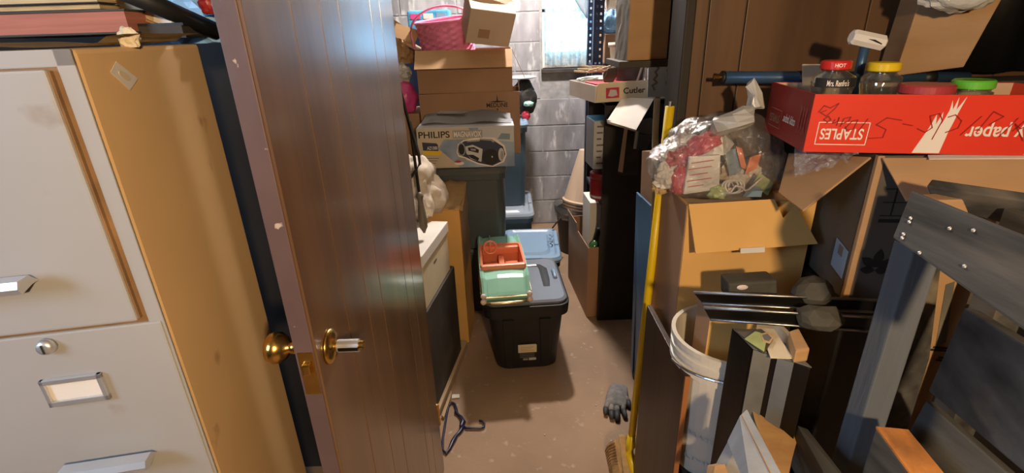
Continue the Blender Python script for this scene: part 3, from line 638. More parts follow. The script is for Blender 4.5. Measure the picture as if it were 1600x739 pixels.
bm = B(); R = [rrect(hw-.004, hd-.004, .05, h-.002), rrect(hw-.002, hd-.002, .05, h+.010), rrect(hw-.012, hd-.012, .048, h+.018), rrect(hw-.018, hd-.018, .045, h+.018)]
loft(bm, R); obj('lid', bm, 'lidgrey', bt_)
bm = B(); tube(bm, [(.045, .14, h+.0165), (.095, .135, h+.0165), (.112, .10, h+.0165), (.112, -.02, h+.0165), (.108, -.09, h+.0165)], .015, 10, rr=[.017, .019, .023, .022, .018]); g_ = obj('lid_groove', bm, 'black', bt_, label='dark curved channel in the grey lid')
for v in g_.data.vertices: v.co.z = h+.0165+(v.co.z-h-.0165)*.18
bm = B(); tube(bm, [(.160, .03+.09*k/8-.045, h+.016+.012*sin(pi*k/8)) for k in range(9)], .010, 10); obj('latch', bm, 'lidblue', bt_, smooth=True, label='glossy blue grey latch handle')
bm = B(); box(bm, (.02, .128, h+.017), (.085, .146, h+.024), .003); obj('lid_bar', bm, 'chrome', bt_)
sy = lambda z: -hd+tp_+.004-(tp_-.018)*(z-.012)/(h-.08)-.004
F = frame((0, sy(.05)-.006, .05), (1, 0, 0), (0, -(tp_-.018)/(h-.08), 1))
poly('sticker', F, [(-.042, .055), (.045, .055), (.045, .098), (.040, .103), (-.042, .103)], 'cream', bt_, .0012)
for k in range(3): poly('sticker_print', F, [(-.03, .066+.010*k), (.03-.012*(k % 2), .066+.010*k), (.03-.012*(k % 2), .069+.010*k), (-.03, .069+.010*k)], 'yellowed', bt_, .002)
for k in range(3): poly('moulded_line', F, [(-.035, .046-.010*k), (.035, .046-.010*k), (.035, .048-.010*k), (-.035, .048-.010*k)], 'greyp', bt_, .001)
poly('sticker', F, [(.008, .008), (.042, .008), (.042, .022), (.008, .022)], 'ltgreyp', bt_, .0012)
poly('sticker', F, [(-.02, .009), (.004, .009), (.004, .020), (-.02, .020)], 'greyp', bt_, .0012)

ct_ = thing('toy_car', 'turquoise toy convertible with salmon orange seats on the black tote', 'toy car', Mx((-.032, 1.878, h+.0185), 4.5))
car0 = len(bpy.data.objects); LL, hwc = .50, .098
def sec(y, zt, zb, hw_, fin):
    return [(-hw_*.86, y, zb), (-hw_, y, zb+.02), (-hw_, y, zt-.022), (-hw_*.985, y, zt+fin-.006), (-hw_*.90, y, zt+fin), (-hw_*.80, y, zt+fin-.008), (-hw_*.74, y, zt), (-hw_*.3, y, zt+.004), (hw_*.3, y, zt+.004),
            (hw_*.74, y, zt), (hw_*.80, y, zt+fin-.008), (hw_*.90, y, zt+fin), (hw_*.985, y, zt+fin-.006), (hw_, y, zt-.022), (hw_, y, zb+.02), (hw_*.86, y, zb)]
bm = B()
loft(bm, [sec(.0, .050, .018, hwc*.93, .002), sec(.010, .060, .015, hwc*.96, .004), sec(.055, .098, .012, hwc*.98, .010), sec(.075, .104, .012, hwc, .010), sec(.128, .109, .012, hwc, .006)])
loft(bm, [sec(.342, .110, .012, hwc, .006), sec(.42, .106, .012, hwc, .010), sec(.475, .100, .013, hwc*.98, .013), sec(.495, .090, .016, hwc*.95, .012), sec(.505, .070, .02, hwc*.9, .004)])
for sx in (-1, 1): box(bm, (sx*hwc-(.014 if sx > 0 else 0), .122, .012), (sx*hwc+(0 if sx > 0 else .014), .346, .114), .004)
box(bm, (-hwc*.9, .12, .012), (hwc*.9, .345, .03)); obj('body', bm, 'turq', ct_)
for x in (-.035, .035): bm = B(); tube(bm, [(x, .345, .113), (x*1.1, .42, .111), (x*1.15, .485, .104)], .0045, 8); obj('hood_ridge', bm, 'turq', ct_)
bm = B(); R = [rrect(.088, .112, .018, .100, cy=.2335), rrect(.092, .116, .02, .118, cy=.2335), rrect(.092, .116, .02, .124, cy=.2335), rrect(.082, .103, .014, .124, cy=.2335), rrect(.078, .099, .012, .05, cy=.2335), rrect(.074, .095, .012, .046, cy=.2335)]
loft(bm, R, False, True); ck = obj('cockpit', bm, 'orange', ct_)
bm = B(); box(bm, (-.091, .108, .108), (.091, .132, .131), .008); obj('rear_deck', bm, 'orange', ck)
bm = B(); box(bm, (-.080, .314, .085), (.080, .338, .118), .006); obj('dashboard', bm, 'orange', ck)
bm = B(); box(bm, (-.012, .14, .046), (.012, .32, .082), .005); obj('console', bm, 'orange', ck)
for x in (-.044, .044):
    bm = B(); box(bm, (x-.028, .200, .046), (x+.028, .285, .066), .006); obj('seat', bm, 'orange', ck)
    bm = B(); box(bm, (x-.028, .168, .046), (x+.028, .190, .092), .006); obj('seat_back', bm, 'orange', ck)
bm = B(); tube(bm, [(-.044+.027*cos(2*pi*k/24), .300+.027*sin(2*pi*k/24)*.5, .128+.027*sin(2*pi*k/24)*.87) for k in range(25)], .0042, 8)
box(bm, (-.068, .297, .125), (-.020, .303, .131), .001); box(bm, (-.048, .292, .105), (-.040, .302, .150), .001); obj('steering_wheel', bm, 'orange', ck)
bm = B(); tube(bm, [(-.088, .004, .028), (-.06, -.010, .026), (.06, -.010, .026), (.088, .004, .028)], .007, 10); obj('bumper', bm, 'gold', ct_, smooth=True)
bm = B(); tube(bm, [(-.083, .000, .048), (.083, .000, .048)], .003, 8); obj('trim_strip', bm, 'gold', ct_)
for sx in (-1, 1):
    bm = B(); ball(bm, (sx*.089, .000, .055), .0115, 2, (1, .8, 1)); ball(bm, (sx*.090, -.004, .033), .0125, 2, (1, .8, 1)); obj('tail_light', bm, 'lens', ct_, smooth=True)
    bm = B(); tube(bm, [(sx*(hwc+.0005), y, .055+.012*sin(y*9)) for y in (.02, .1, .2, .3, .4, .47)], .0025, 6); obj('side_trim', bm, 'gold', ct_)
    for y in (.10, .41):
        bm = B(); loft(bm, [[(sx*x, y+r*cos(2*pi*i/20), .030+r*sin(2*pi*i/20)) for i in range(20)] for r, x in ((.030, .080), (.030, .099), (.018, .101))]); obj('wheel', bm, 'black', ct_)

ct_.scale = (1.12, 1.12, 1.12)
# ================================================================== STORE ROOM, RIGHT SIDE
bcx, by0, by1, bz = .458, 2.37, 2.90, 1.185
bc = thing('bookcase', 'black painted bookcase with its side to the doorway, right of the aisle', 'bookcase', Mx((bcx, by0, 0)))
bm = B(); box(bm, (0, 0, 0), (.34, .022, bz), .002); obj('side_panel', bm, 'dark', bc)
bm = B(); box(bm, (0, by1-by0-.022, 0), (.34, by1-by0, bz), .002); obj('side_panel', bm, 'dark', bc)
bm = B(); box(bm, (.33, .022, 0), (.34, by1-by0-.022, bz), 0); obj('back_panel', bm, 'dark', bc)
for z in (.685, .855, bz): bm = B(); box(bm, (0, .022 if z < bz else 0, z-.02), (.33 if z < bz else .34, by1-by0-.022 if z < bz else by1-by0, z), .002); obj('shelf', bm, 'dark', bc)
t = thing('floor_carton', 'open brown carton at the foot of the black bookcase holding a white box', 'box', Mx((.402, 2.41, .0), 5))
carton(t, .30, .50, .425, 'card2', True, (('left', 10, .05, .5, 1),))
t = thing('white_carton', 'white carton standing inside the open floor carton', 'box', Mx((.432, 2.56, .006), 3))
bm = B(); box(bm, (0, 0, 0), (.2, .20, .62), .003); obj('body', bm, 'white', t)
bm = B(); box(bm, (.05, .05, .62), (.15, .12, .6215)); obj('hand_slot', bm, 'ink', t)
t = thing('green_bottle', 'dark necked green bottle leaning in the open floor carton', 'bottle', Mx(at(929, 383, 2.50), 0, -6, 14))
bm = B(); lathe(bm, [(.022, -.12), (.026, -.10), (.026, .0), (.012, .03)], 16); obj('glass_body', bm, 'bottle', t, smooth=True)
bm = B(); lathe(bm, [(.013, .028), (.012, .085), (.014, .086), (.014, .10)], 16); obj('neck', bm, 'black', t, smooth=True)
bm = B(); ball(bm, (.0, -.027, -.04), .02, 2, (1, .2, 1.4)); obj('label_patch', bm, 'greencard', t)
t = thing('red_canister', 'dark red plastic canister on the middle shelf of the black bookcase', 'canister', Mx((.475, 2.47, .686)))
bm = B(); lathe(bm, [(.06, 0), (.062, .01), (.062, .10), (.058, .105), (.064, .11), (.064, .135), (.05, .14)], 28); obj('body', bm, 'redcan', t, smooth=True)
bm = B(); lathe(bm, [(.063, .012), (.0635, .013), (.0635, .022), (.063, .023)], 28, False, False); obj('base_band', bm, 'ltgreyp', t)
t = thing('printed_packet', 'pale silver printed packet on the upper shelf of the black bookcase', 'packet', Mx((.412, 2.40, .856), 4))
bm = B(); box(bm, (0, 0, 0), (.20, .17, .235), .002); obj('body', bm, 'silverbox', t)
bm = B(); box(bm, (.003, .003, .235), (.197, .167, .238)); obj('top', bm, 'blue', t)
F = frame((0, 0, 0), (1, 0, 0), (0, 0, 1))
for k in range(7): poly('print_line', F, [(.015, .205-.03*k), (.05-.006*(k % 3), .205-.03*k), (.05-.006*(k % 3), .213-.03*k), (.015, .213-.03*k)], 'inkgrey', t)
# on top of the bookcase
t = thing('magazine_box', 'white open box with a newspaper front and red picture on the black bookcase', 'box', Mx((.400, 2.33, bz+.001), 13))
carton(t, .36, .34, .075, 'white', True)
F = frame((0, 0, 0), (1, 0, 0), (0, 0, 1))
q = [(.0, -.012, .004), (.285, -.012, .004), (.27, -.002, .088), (.012, -.002, .085)]
bm = B(); hexa(bm, q, (0, .003, 0)); nw = obj('newspaper', bm, 'cream', t)
F = frame((0, -.0125, 0), (1, 0, 0), (0, .12, 1))
poly('red_picture', F, [(.05, .018), (.115, .018), (.115, .064), (.05, .064)], 'redcloth', nw); poly('picture_centre', F, [(.06, .028), (.08, .024), (.106, .03), (.1, .054), (.07, .056)], 'ltgreyp', nw, .0014)
text('lettering', 'Cutler', F, .135, .034, .11, .026, 'ink', nw, .002)
bm = B(); box(bm, (.01, .01, .076), (.27, .15, .082), .001); obj('red_paper', bm, 'redcloth', t)
pa = lump((.24, .13, .03), 31, 2, .2, 3); bmesh.ops.transform(pa, matrix=Matrix.Translation((.12, .22, .07)), verts=pa.verts[:]); obj('crumpled_wrap', pa, 'greyclear', t)
for k in range(9):
    a = Mx(at(908+5.5*k, 112-(k % 3)*4, 2.55-.01*k), random.uniform(-40, 40), 0, random.uniform(-12, 12))
    bm = B(); box(bm, (-.035, -.005, -.004), (.035, -.0008, .004), .001); box(bm, (-.035, .0008, -.004), (.035, .005, .004), .001)
    if k == 0:
        p = obj('clothes_peg', bm, 'cream', mw=a); tag(p, 'wooden clothes peg in the heap on the white open box below the window', 'clothes peg', 'wooden pegs heaped on the white open box'); peg = p
    else:
        bm.free(); p = peg.copy(); COL.objects.link(p); p.matrix_world = a
    p['label'] = ('leftmost', 'second from the left', 'third from the left', 'fourth from the left', 'middle one', 'fourth from the right', 'third from the right', 'second from the right', 'rightmost')[k]+' of the wooden clothes pegs on the white open box'
t = obj('brown_pouch', lump((.06, .03, .085), 33, 1.5, .25, 3, False), 'card_d', mw=Mx(at(945, 131, 2.42), 0, 0, 30)); tag(t, 'small dark brown pouch tipped on the white open box beside the pail', 'pouch')
t = thing('white_pail', 'white plastic pail with a grey smear among the clutter on the black bookcase', 'pail', Mx((.592, 2.52, bz+.006)))
bm = B(); lathe(bm, [(.07, 0), (.095, .225), (.102, .225), (.102, .245), (.094, .245), (.067, .006)], 32); obj('body', bm, 'bucket', t, smooth=True)
bm = B(); loft(bm, [[((.075+.022*z/.2)*cos(a), (.075+.022*z/.2)*sin(a), z) for z in [.03+.15*(.5+.5*sin(i*2.2))*.3+.13*j]] [0:1] for j in (0, 1) for i, a in [(0, 0)]], False, False) if False else None
bm.free()
bm = sheet(14, 8, lambda u, v: ((.0735+.025*(.02+.17*v)/.225)*cos(rad(215+95*u)), (.0735+.025*(.02+.17*v)/.225)*sin(rad(215+95*u)), .02+.17*v), 0); obj('grey_smear', bm, mat('grey smear', (.16, .155, .16), .8, var=.5, scale=9), t)
t = obj('rag_stack', lump((.13, .11, .10), 35, 2.3, .35, 4), 'white', mw=Mx((.592, 2.52, bz+.251))); tag(t, 'crumpled white rags heaped on top of the white pail', 'rag')
t = thing('stick_easel', 'small white wooden stick easel standing on the black bookcase', 'easel', Mx((.63, 2.41, bz+.001)))
for a, b_ in (((-.045, 0, 0), (.01, 0, .19)), ((.03, 0, 0), (.01, .0, .19)), ((.06, .03, 0), (.03, .0, .19))): bm = B(); tube(bm, [a, b_], .0055, 4); obj('leg', bm, 'white', t)
bm = B(); box(bm, (-.06, -.012, .0), (.09, .012, .012), .002); obj('foot_bar', bm, 'card2', t)
sg = thing('printed_plaque', 'pale blue grey plaque with dark script leaning by the doorway edge', 'plaque', frame(at(1011, 152, 2.26), (1, 0, 0), (.0, .12, 1)))
bm = B(); box(bm, (0, 0, 0), (.115, .155, .006), .001); obj('card', bm, 'lidpale', sg)
stroke('script', Matrix.Translation((0, 0, .006)), [(.03, .03), (.02, .05), (.04, .06), (.025, .075), (.04, .09), (.03, .105), (.045, .12), (.035, .13)], .004, 'inkgrey', sg)
stroke('script', Matrix.Translation((0, 0, .006)), [(.085, .03), (.08, .06), (.09, .08), (.082, .11), (.09, .13)], .003, 'maroon', sg)
# wall shelf with the box on it
ws = thing('wall_shelf', 'dark wooden shelf board near eye level carrying the tall tan box', 'shelf', Mx((.385, 1.78, 1.372)))
bm = B(); box(bm, (0, 0, 0), (1.515, .24, .022), .003); obj('board', bm, 'chestw', ws)
bx = thing('tall_carton', 'tall tan carton with a pale crumpled side on the dark wall shelf', 'box', Mx((.402, 1.80, 1.395), 0))
bm = B(); box(bm, (.012, 0, 0), (.15, .20, .42), .003); obj('body', bm, 'card', bx)
lf = sheet(6, 14, lambda u, v: (.0+.012*u+.004*noise.noise(V((u*4, v*9, 3))), -.004+.15*(1-u), .42*v), .003); obj('pale_wrap', lf, 'ltgreyp', bx, label='pale crumpled plastic on its left side')
ds = thing('upright_board', 'dark upright board right of the tall tan carton on the shelf', 'board', Mx((.556, 1.80, 1.395)))
bm = B(); box(bm, (0, 0, 0), (.05, .20, .42), .003); obj('board', bm, 'dark', ds)
# perforated steel shelving with its goods
ss = thing('steel_shelving', 'dark blue perforated steel shelving right of the window', 'shelving', Mx((.485, 2.93, 0)))
for py in (0, .20):
    bm = B(); zs = [0]; z = .02
    wdt = .055
    cols = [0, .010, .020, .033, .043, wdt]
    zz = [0]+[v for k in range(56) for v in (.02+.036*k, .032+.036*k)]+[2.1]
    for j, (z0, z1) in enumerate(zip(zz, zz[1:])):
        for i, (x0, x1) in enumerate(zip(cols, cols[1:])):
            if j % 2 == 1 and i in (1, 3): continue
            f = bm.faces.new([bm.verts.new((x, py, z)) for x, z in ((x0, z0), (x1, z0), (x1, z1), (x0, z1))])
    bmesh.ops.remove_doubles(bm, verts=bm.verts[:], dist=1e-5); bmesh.ops.solidify(bm, geom=bm.faces[:], thickness=.002)
    box(bm, (0, py, 0), (.002, py+.04, 2.1)); obj('perforated_post', bm, 'darkblue', ss)
for z in (.92, 1.315): bm = B(); box(bm, (.004, .002, z-.03), (.9, .24, z), .002); obj('shelf', bm, 'darkblue', ss)
t = thing('shelf_carton', 'small brown carton on the blue steel shelving under the blue bags', 'box', Mx((.555, 2.95, 1.316)))
carton(t, .2, .19, .155, 'card2')
for k, (x, y) in enumerate(((946, 46), (962, 40))):
    t = obj('blue_plastic_bag', lump((.115, .12, .125), 41+k, 2, .3, 4), 'bluebag', mw=Mx((.585+.105*k, 3.0, 1.472))); tag(t, ('crumpled blue plastic bag nearest the perforated post, on the small brown carton', 'crumpled blue plastic bag nearest the tall tan carton, on the small brown carton')[k], 'bag')
t = thing('paper_sacks', 'folded tan and reddish paper sacks on top of the blue plastic bags', 'sack', Mx((.655, 3.05, 1.598)))
for k, (dx, mm) in enumerate(((-.09, 'card_l'), (-.035, 'cream'), (.0, 'card'), (.05, 'card2'))): bm = B(); hexa(bm, [(dx, -.05, -.01), (dx+.05, -.05, 0), (dx+.06, -.03, .22), (dx-.02, -.04, .22)], (0, .02, 0), .002); obj('folded_sack', bm, mm, t)
# clutter fixed to the end of the bookcase
dp = thing('white_tray', 'white folded sheet tray tilted out from the top of the black bookcase', 'tray', Mx(at(985, 190, 2.3)))
slab('sheet', [at(972, 152, 2.36), at(1022, 154, 2.36), at(994, 203, 2.20), at(948, 189, 2.20)], .004, 'white', dp)
slab('lip', [at(948, 187, 2.199), at(994, 201, 2.199), at(993, 206, 2.205), at(949, 193, 2.205)], .006, 'ltgreyp', dp)
t = thing('brown_end_board', 'dark brown board hung on the end of the black bookcase below the white tray', 'board', Mx((at(966, 272, 2.35)), 0))
slab('board', [at(978, 205, 2.35), at(1003, 207, 2.35), at(996, 274, 2.35), at(966, 274, 2.35)], .018, 'chestw', t)
t = thing('paint_stick', 'worn pinkish wooden stick hanging below the white tray', 'stick', Mx(at(970, 272, 2.33)))
slab('stick', [at(976, 200, 2.33), at(981, 202, 2.33), at(973, 270, 2.33), at(966, 268, 2.33)], .01, 'beige', t)
t = thing('grey_bracket', 'grey metal box bracket under the white tray beside the yellow pole', 'bracket', Mx(at(1005, 225, 2.3)))
slab('box', [at(992, 192, 2.33), at(1020, 186, 2.33), at(1020, 212, 2.33), at(990, 205, 2.33)], .05, 'greypaint2', t)
slab('box', [at(994, 207, 2.32), at(1020, 213, 2.32), at(1010, 236, 2.32), at(992, 230, 2.32)], .05, 'tote', t)
bm = B(); tube(bm, [loc(t, at(996, 205, 2.30)), loc(t, at(992, 232, 2.30))], .008, 8); obj('pale_peg', bm, 'ltgreyp', t)
bm = B(); tube(bm, [at(1027, 155, 1.80), at(1024, 205, 1.80), at(1020, 470, 1.66)], .011, 10); t = obj('pale_pole', bm, 'cream', smooth=True); tag(t, 'thin pale wooden pole standing just left of the yellow broom pole', 'pole')
cb_ = thing('leaning_carton', 'flattened tan carton leaning just inside the doorway, above the blue sheet', 'carton', Mx(at(1018, 330, 1.8)*V((1, 1, 0)) if False else (.52, 1.8, 0)))
slab('panel', [at(1003, 236, 1.95), at(1042, 236, 1.68), V((.57, 1.68, 0)), V((.56, 1.95, 0))], .03, 'card2', cb_, planar=False)
bb = thing('blue_sheet', 'blue plastic panel leaning inside the doorway behind the yellow pole', 'panel', Mx((.5, 1.76, 0)))
slab('sheet', [at(994, 300, 1.93), at(1036, 340, 1.63), V((.525, 1.63, 0)), V((.545, 1.93, 0))], .008, 'bluesheet', bb, planar=False)
slab('moulded_frame', [at(994, 300, 1.926), at(1001, 308, 1.87), V((.532, 1.87, .02)), V((.538, 1.926, .02))], .006, 'bluesheet', bb, planar=False)
# black rubbish bin with nested beige tubs
t = thing('rubbish_bin', 'black rubbish bin with a clear liner by the concrete wall', 'bin', Mx((.475, 3.36, 0)))
bm = B(); lathe(bm, [(.125, 0), (.150, .30), (.156, .30), (.156, .315), (.148, .315), (.122, .006)], 32); obj('body', bm, 'black', t, smooth=True)
bm = sheet(40, 4, lambda u, v: ((.158+.012*sin(u*40)*v*.4+.01*v)*cos(2*pi*u), (.158+.012*sin(u*31)*v*.4+.01*v)*sin(2*pi*u), .27+.09*v), 0); obj('liner', bm, 'wrapclear', t, smooth=True)
for k in range(3):
    bm = B(); lathe(bm, [(.158+.002*k, .0), (.162+.002*k, .0), (.164+.002*k, .012), (.156, .02), (.085, .36), (.03, .37)], 36, False); t = obj('beige_tub', bm, 'beige', mw=Mx((.53, 3.33, .33+.022*k), 0, -6, 6), smooth=False)
    tag(t, ('lowest rim of the three beige tubs nested upside down on the black rubbish bin', 'middle of the three beige tubs nested upside down on the black rubbish bin', 'outermost beige tub upside down over two others on the black rubbish bin')[k], 'tub', 'beige tubs nested on the rubbish bin')
bm = B(); tube(bm, [(.34, 3.2, .305), (.30, 3.12, .30), (.27, 3.05, .296)], .006, 6); t = obj('power_cable', bm, 'black'); tag(t, 'short black cable between the pale blue lid and the rubbish bin', 'cable')

# ================================================================== FLOOR THINGS
def fl(x, y, s=4.9625, ox=630, oy=590, z=.008): return atz(ox+x/s, oy+y/s, z)
hg = thing('coat_hanger', 'navy plastic coat hanger lying on the floor beside the open door', 'hanger', Mx(fl(400, 370)))
bm = B(); tube(bm, [loc(hg, fl(*p)) for p in ((590, 335), (615, 340), (630, 360), (625, 382), (600, 393), (490, 392), (468, 378))], .0045, 8); obj('hook', bm, 'navy', hg, smooth=True)
bm = B(); tube(bm, [loc(hg, fl(*p)) for p in ((468, 378), (448, 375), (465, 345), (448, 308), (430, 290), (410, 270), (412, 245), (398, 205), (375, 193), (352, 215), (335, 300), (308, 470), (306, 560), (335, 585), (358, 555), (382, 500), (400, 470), (412, 448), (436, 425), (452, 400), (468, 378))], .006, 8, rr=[.006, .008, .012, .008, .006, .009, .006, .006, .006, .005, .005, .005, .005, .006, .006, .009, .009, .006, .007, .009, .006]); obj('arms', bm, 'navy', hg, smooth=True)
# work glove
gl = thing('work_glove', 'grey knit work glove with black rubber fingertips on the floor by the broom', 'glove', Mx(atz(962, 630, 0), 0))
gp = lambda x, y, z=.02: loc(gl, atz(940+x/4, 560+y/4, z)) if False else loc(gl, atz(680+x/4, 560+y/4, z))
cu_, kn = (gp(1145, 168), gp(1190, 172)), (gp(1070, 290), gp(1190, 300))
bm = B(); c0, c1 = gp(1150, 170), gp(1125, 300); ax = (c1-c0); wv = V((ax.y, -ax.x, 0)).normalized()
rings = []
for k in range(9):
    f = k/8; c = c0.lerp(c1, f); w_ = .030+.016*sin(pi*min(1, f*.62+.12)); hgt = .013+.007*sin(pi*f)
    rings.append([c+wv*w_*cos(2*pi*i/18)*-1+V((0, 0, hgt*sin(2*pi*i/18)-.003+.004*noise.noise(V((f*6, i, 2))))) for i in range(18)])
loft(bm, rings); obj('palm', bm, 'glove', gl, smooth=True)
for k, (b0, m_, e0, r) in enumerate((((1078, 280), (1066, 310), (1064, 345), .0105), ((1105, 285), (1100, 330), (1104, 372), .0115), ((1135, 288), (1136, 335), (1138, 382), .0115), ((1165, 285), (1178, 325), (1190, 366), .0105), ((1185, 240), (1208, 268), (1212, 300), .0105))):
    p0, p1, p2 = gp(*b0, .016), gp(*m_, .019), gp(*e0, .013)
    pts = [p0, p0.lerp(p1, .5), p1, p1.lerp(p2, .5)+V((0, 0, .001)), p2, p2+(p2-p1).normalized()*.006]
    bm = B(); tube(bm, pts[:3], r, 10, rr=[r*1.05, r*1.05, r]); fg = obj('thumb' if k == 4 else 'finger', bm, 'glove', gl, smooth=True)
    bm = B(); tube(bm, pts[2:], r, 10, rr=[r*1.03, r*1.02, r*.85, r*.3]); obj('rubber_tip', bm, 'glovetip', fg, smooth=True)
# broom
br = thing('broom', 'broom with a long yellow pole standing against the door jamb', 'broom', Mx(atz(985, 725, 0)))
P = lambda x, y, Y: loc(br, at(x, y, Y))
bt0, bt1 = P(986, 690, 1.345), P(1047, 166, 1.385)
bm = B(); tube(bm, [bt0, bt1], .0125, 14); obj('pole', bm, 'yellow', br, smooth=True)
bm = B(); e = (bt1-bt0).normalized(); tube(bm, [bt1, bt1+e*.012], .006, 8); obj('hanging_tip', bm, 'steel', br)
bm = B(); tube(bm, [bt0+e*.03, bt0-e*.02, P(982, 708, 1.34), P(990, 728, 1.30), P(996, 760, 1.26)], .017, 14, rr=[.0135, .017, .018, .019, .019]); sk = obj('socket', bm, 'yellow', br, smooth=True)
bm = B(); hexa(bm, [P(966, 681, 1.38), P(981, 680, 1.38), P(993, 745, 1.27), P(975, 745, 1.27)], (.012, .03, -.03), .004); obj('head_block', bm, 'bristle', br)
for k in range(14):
    f = k/13; a = P(963+10*f, 690+60*f, 1.375-.10*f); bm = B()
    bbs = loc(br, V((atz(947+10*f, 704+50*f, 0)))); tube(bm, [a, a.lerp(bbs, .6)+V((0, 0, .008)), bbs], .008, 6, rr=[.009, .011, .006]); obj('bristle_tuft', bm, 'bristle', br)
wp = slab('white_flake', [atz(966, 679, .09), atz(975, 679, .09), atz(972, 692, .075), atz(971, 692, .075)], .003, 'cream', away=False, w=0); tag(wp, 'small cream paper corner stuck on the broom head', 'scrap')
for k, (x, y) in enumerate(((955, 690), (931, 634), (851, 680))):
    bm = B(); ball(bm, (0, 0, .003), .0035, 1); t = obj('crumb', bm, 'white', mw=Mx(atz(x, y, 0))); tag(t, ('white crumb on the floor left of the broom head', 'white crumb on the floor left of the grey glove', 'white crumb in the open middle of the floor')[k], 'crumb')

# ================================================================== FRONT ROOM, RIGHT PILE
# brown board standing beside the aisle
A, Bq = at(1010, 487, 1.28), at(1071, 575, .95); zt = (A.z+Bq.z)/2; A.z = Bq.z = zt
bd = thing('brown_board', 'dark brown board on edge beside the aisle with its near edge coloured as lit orange', 'board', Mx((Bq.x, Bq.y, 0)))
bm = B(); hexa(bm, [loc(bd, p) for p in (A, Bq, V((Bq.x, Bq.y, 0)), V((A.x, A.y, 0)))], (.014, 0, 0), .001); obj('panel', bm, 'boardw', bd)
bm = B(); box(bm, (.001, -.004, 0), (.013, .0, zt-.001)); obj('lit_edge', bm, 'boardedge', bd, label='wood edge coloured orange as if lit')  # orange strip paints warm light on the near edge
# bucket on a black crate
bkx, bky = .524, 1.022
t = thing('black_crate', 'black crate under the white bucket', 'crate', Mx((bkx-.105, bky-.13, 0)))
bm = B(); box(bm, (0, 0, 0), (.26, .26, .43), .006); obj('body', bm, 'black', t)
for z in (.10, .22, .34): bm = B(); box(bm, (-.004, -.004, z), (.264, .0, z+.02), .001); obj('slat', bm, 'black', t)
bu = thing('white_bucket', 'white plastic bucket with triple rim, behind the brown board', 'bucket', Mx((bkx, bky, .432)))
R = .134
bm = B(); lathe(bm, [(R-.022, 0), (R-.018, .008), (R-.006, .30), (R+.002, .302), (R+.002, .316), (R-.003, .318), (R-.003, .330), (R+.003, .332), (R+.003, .346), (R-.002, .348), (R-.002, .360), (R+.004, .362), (R+.004, .376), (R-.006, .376), (R-.026, .006)], 44); obj('body', bm, 'bucket', bu, smooth=False)
bm = B(); tube(bm, [((R+.008)*cos(a), (R+.008)*sin(a), .31-.02*sin(a)) for a in [rad(185+170*k/20) for k in range(21)]], .003, 6); obj('wire_handle', bm, 'steel', bu)
def curved_text(s, x0, z0, wd_, hg_, rad_r, parent):
    o = text('faint_lettering', s, Matrix(), 0, 0, wd_, hg_, 'ltgreyp', parent)
    for v in o.data.vertices:
        a = rad(x0)+v.co.x/rad_r; v.co = V((rad_r*cos(a), rad_r*sin(a), z0+v.co.y))
curved_text('LIMITED', 212, .05, .13, .014, R-.0135, bu); curved_text('ORATED', 208, .13, .10, .012, R-.0095, bu)
sc = thing('stuffed_card', 'folded amber cardboard stuffed upright into the white bucket', 'cardboard', Mx((.458, 1.0, .445)))
bm = B(); box(bm, (0, 0, 0), (.115, .03, .46), .002); obj('front_fold', bm, 'card_o', sc)
bm = B(); hexa(bm, [(0, 0, 0), (-.012, .05, 0), (-.012, .05, .46), (0, 0, .46)], (.006, .002, 0)); obj('side_fold', bm, 'card2', sc)
# dusty painted box with two panels
P = at(1176, 545, .80); zt = P.z; BL = atz(1143, 511, zt); FR = atz(1268, 575, zt); BR = FR+(BL-P)
gb = thing('grey_cabinet', 'dusty dark grey wooden box with two pale front panels right of the bucket', 'box', Mx((P.x, P.y, 0)))
bm = B(); hexa(bm, [loc(gb, p) for p in (P, FR, BR, BL)], (0, 0, -zt), .004); obj('body', bm, 'iron', gb)
fx = (FR-P); fn = V((fx.y, -fx.x, 0)).normalized()*.004
for a, b_, mm in ((.02, .34, 'greypaint'), (.44, .72, 'greypaint2')):
    q0, q1 = P+fx*a, P+fx*b_
    bm = B(); hexa(bm, [loc(gb, p) for p in (q0, q1, V((q1.x, q1.y, .02)), V((q0.x, q0.y, .02)))], fn, .001); obj('front_panel', bm, mm, gb)
bm = B(); hexa(bm, [loc(gb, p) for p in (P, FR, BR, BL)], (0, 0, .002)); obj('top', bm, 'greypaint', gb)
zc = zt+.004
sl = slab('cream_card', [atz(1186, 514, zc), atz(1209, 515, zc), atz(1239, 561, zc+.001), atz(1204, 560, zc+.001)], .002, 'cream', away=False, w=0); tag(sl, 'cream card lying on the dusty grey box', 'card')
oc = thing('ornament_card', 'dark card with a green and gold angular ornament on the dusty grey box', 'card', Mx(atz(1185, 535, zc)))
zo = zc+.004
slab('card', [atz(1146, 514, zo), atz(1190, 514, zo), atz(1208, 530, zo), atz(1194, 552, zo)], .002, 'card_d', oc, w=0)
for pts, mm, dz in (([(1163, 530), (1180, 518), (1199, 524), (1194, 550)], 'greencard', .003), ([(1188, 522), (1200, 519), (1209, 528), (1203, 537), (1192, 534)], 'yellowed', .004), ([(1191, 524), (1199, 522), (1205, 528), (1201, 533), (1194, 531)], 'inkgrey', .005)):
    bm = B(); hexa(bm, [loc(oc, atz(x, y, zo+dz)) for x, y in pts], (0, 0, .001)); obj('ornament', bm, mm, oc)
sl = slab('brown_block', [atz(1233, 517, zt+.03), atz(1248, 512, zt+.03), atz(1266, 545, zt+.03), atz(1243, 548, zt+.03)], .028, 'cutwood', away=True, w=.004); tag(sl, 'rounded brown wood block on the dusty grey box behind the cream card', 'block')
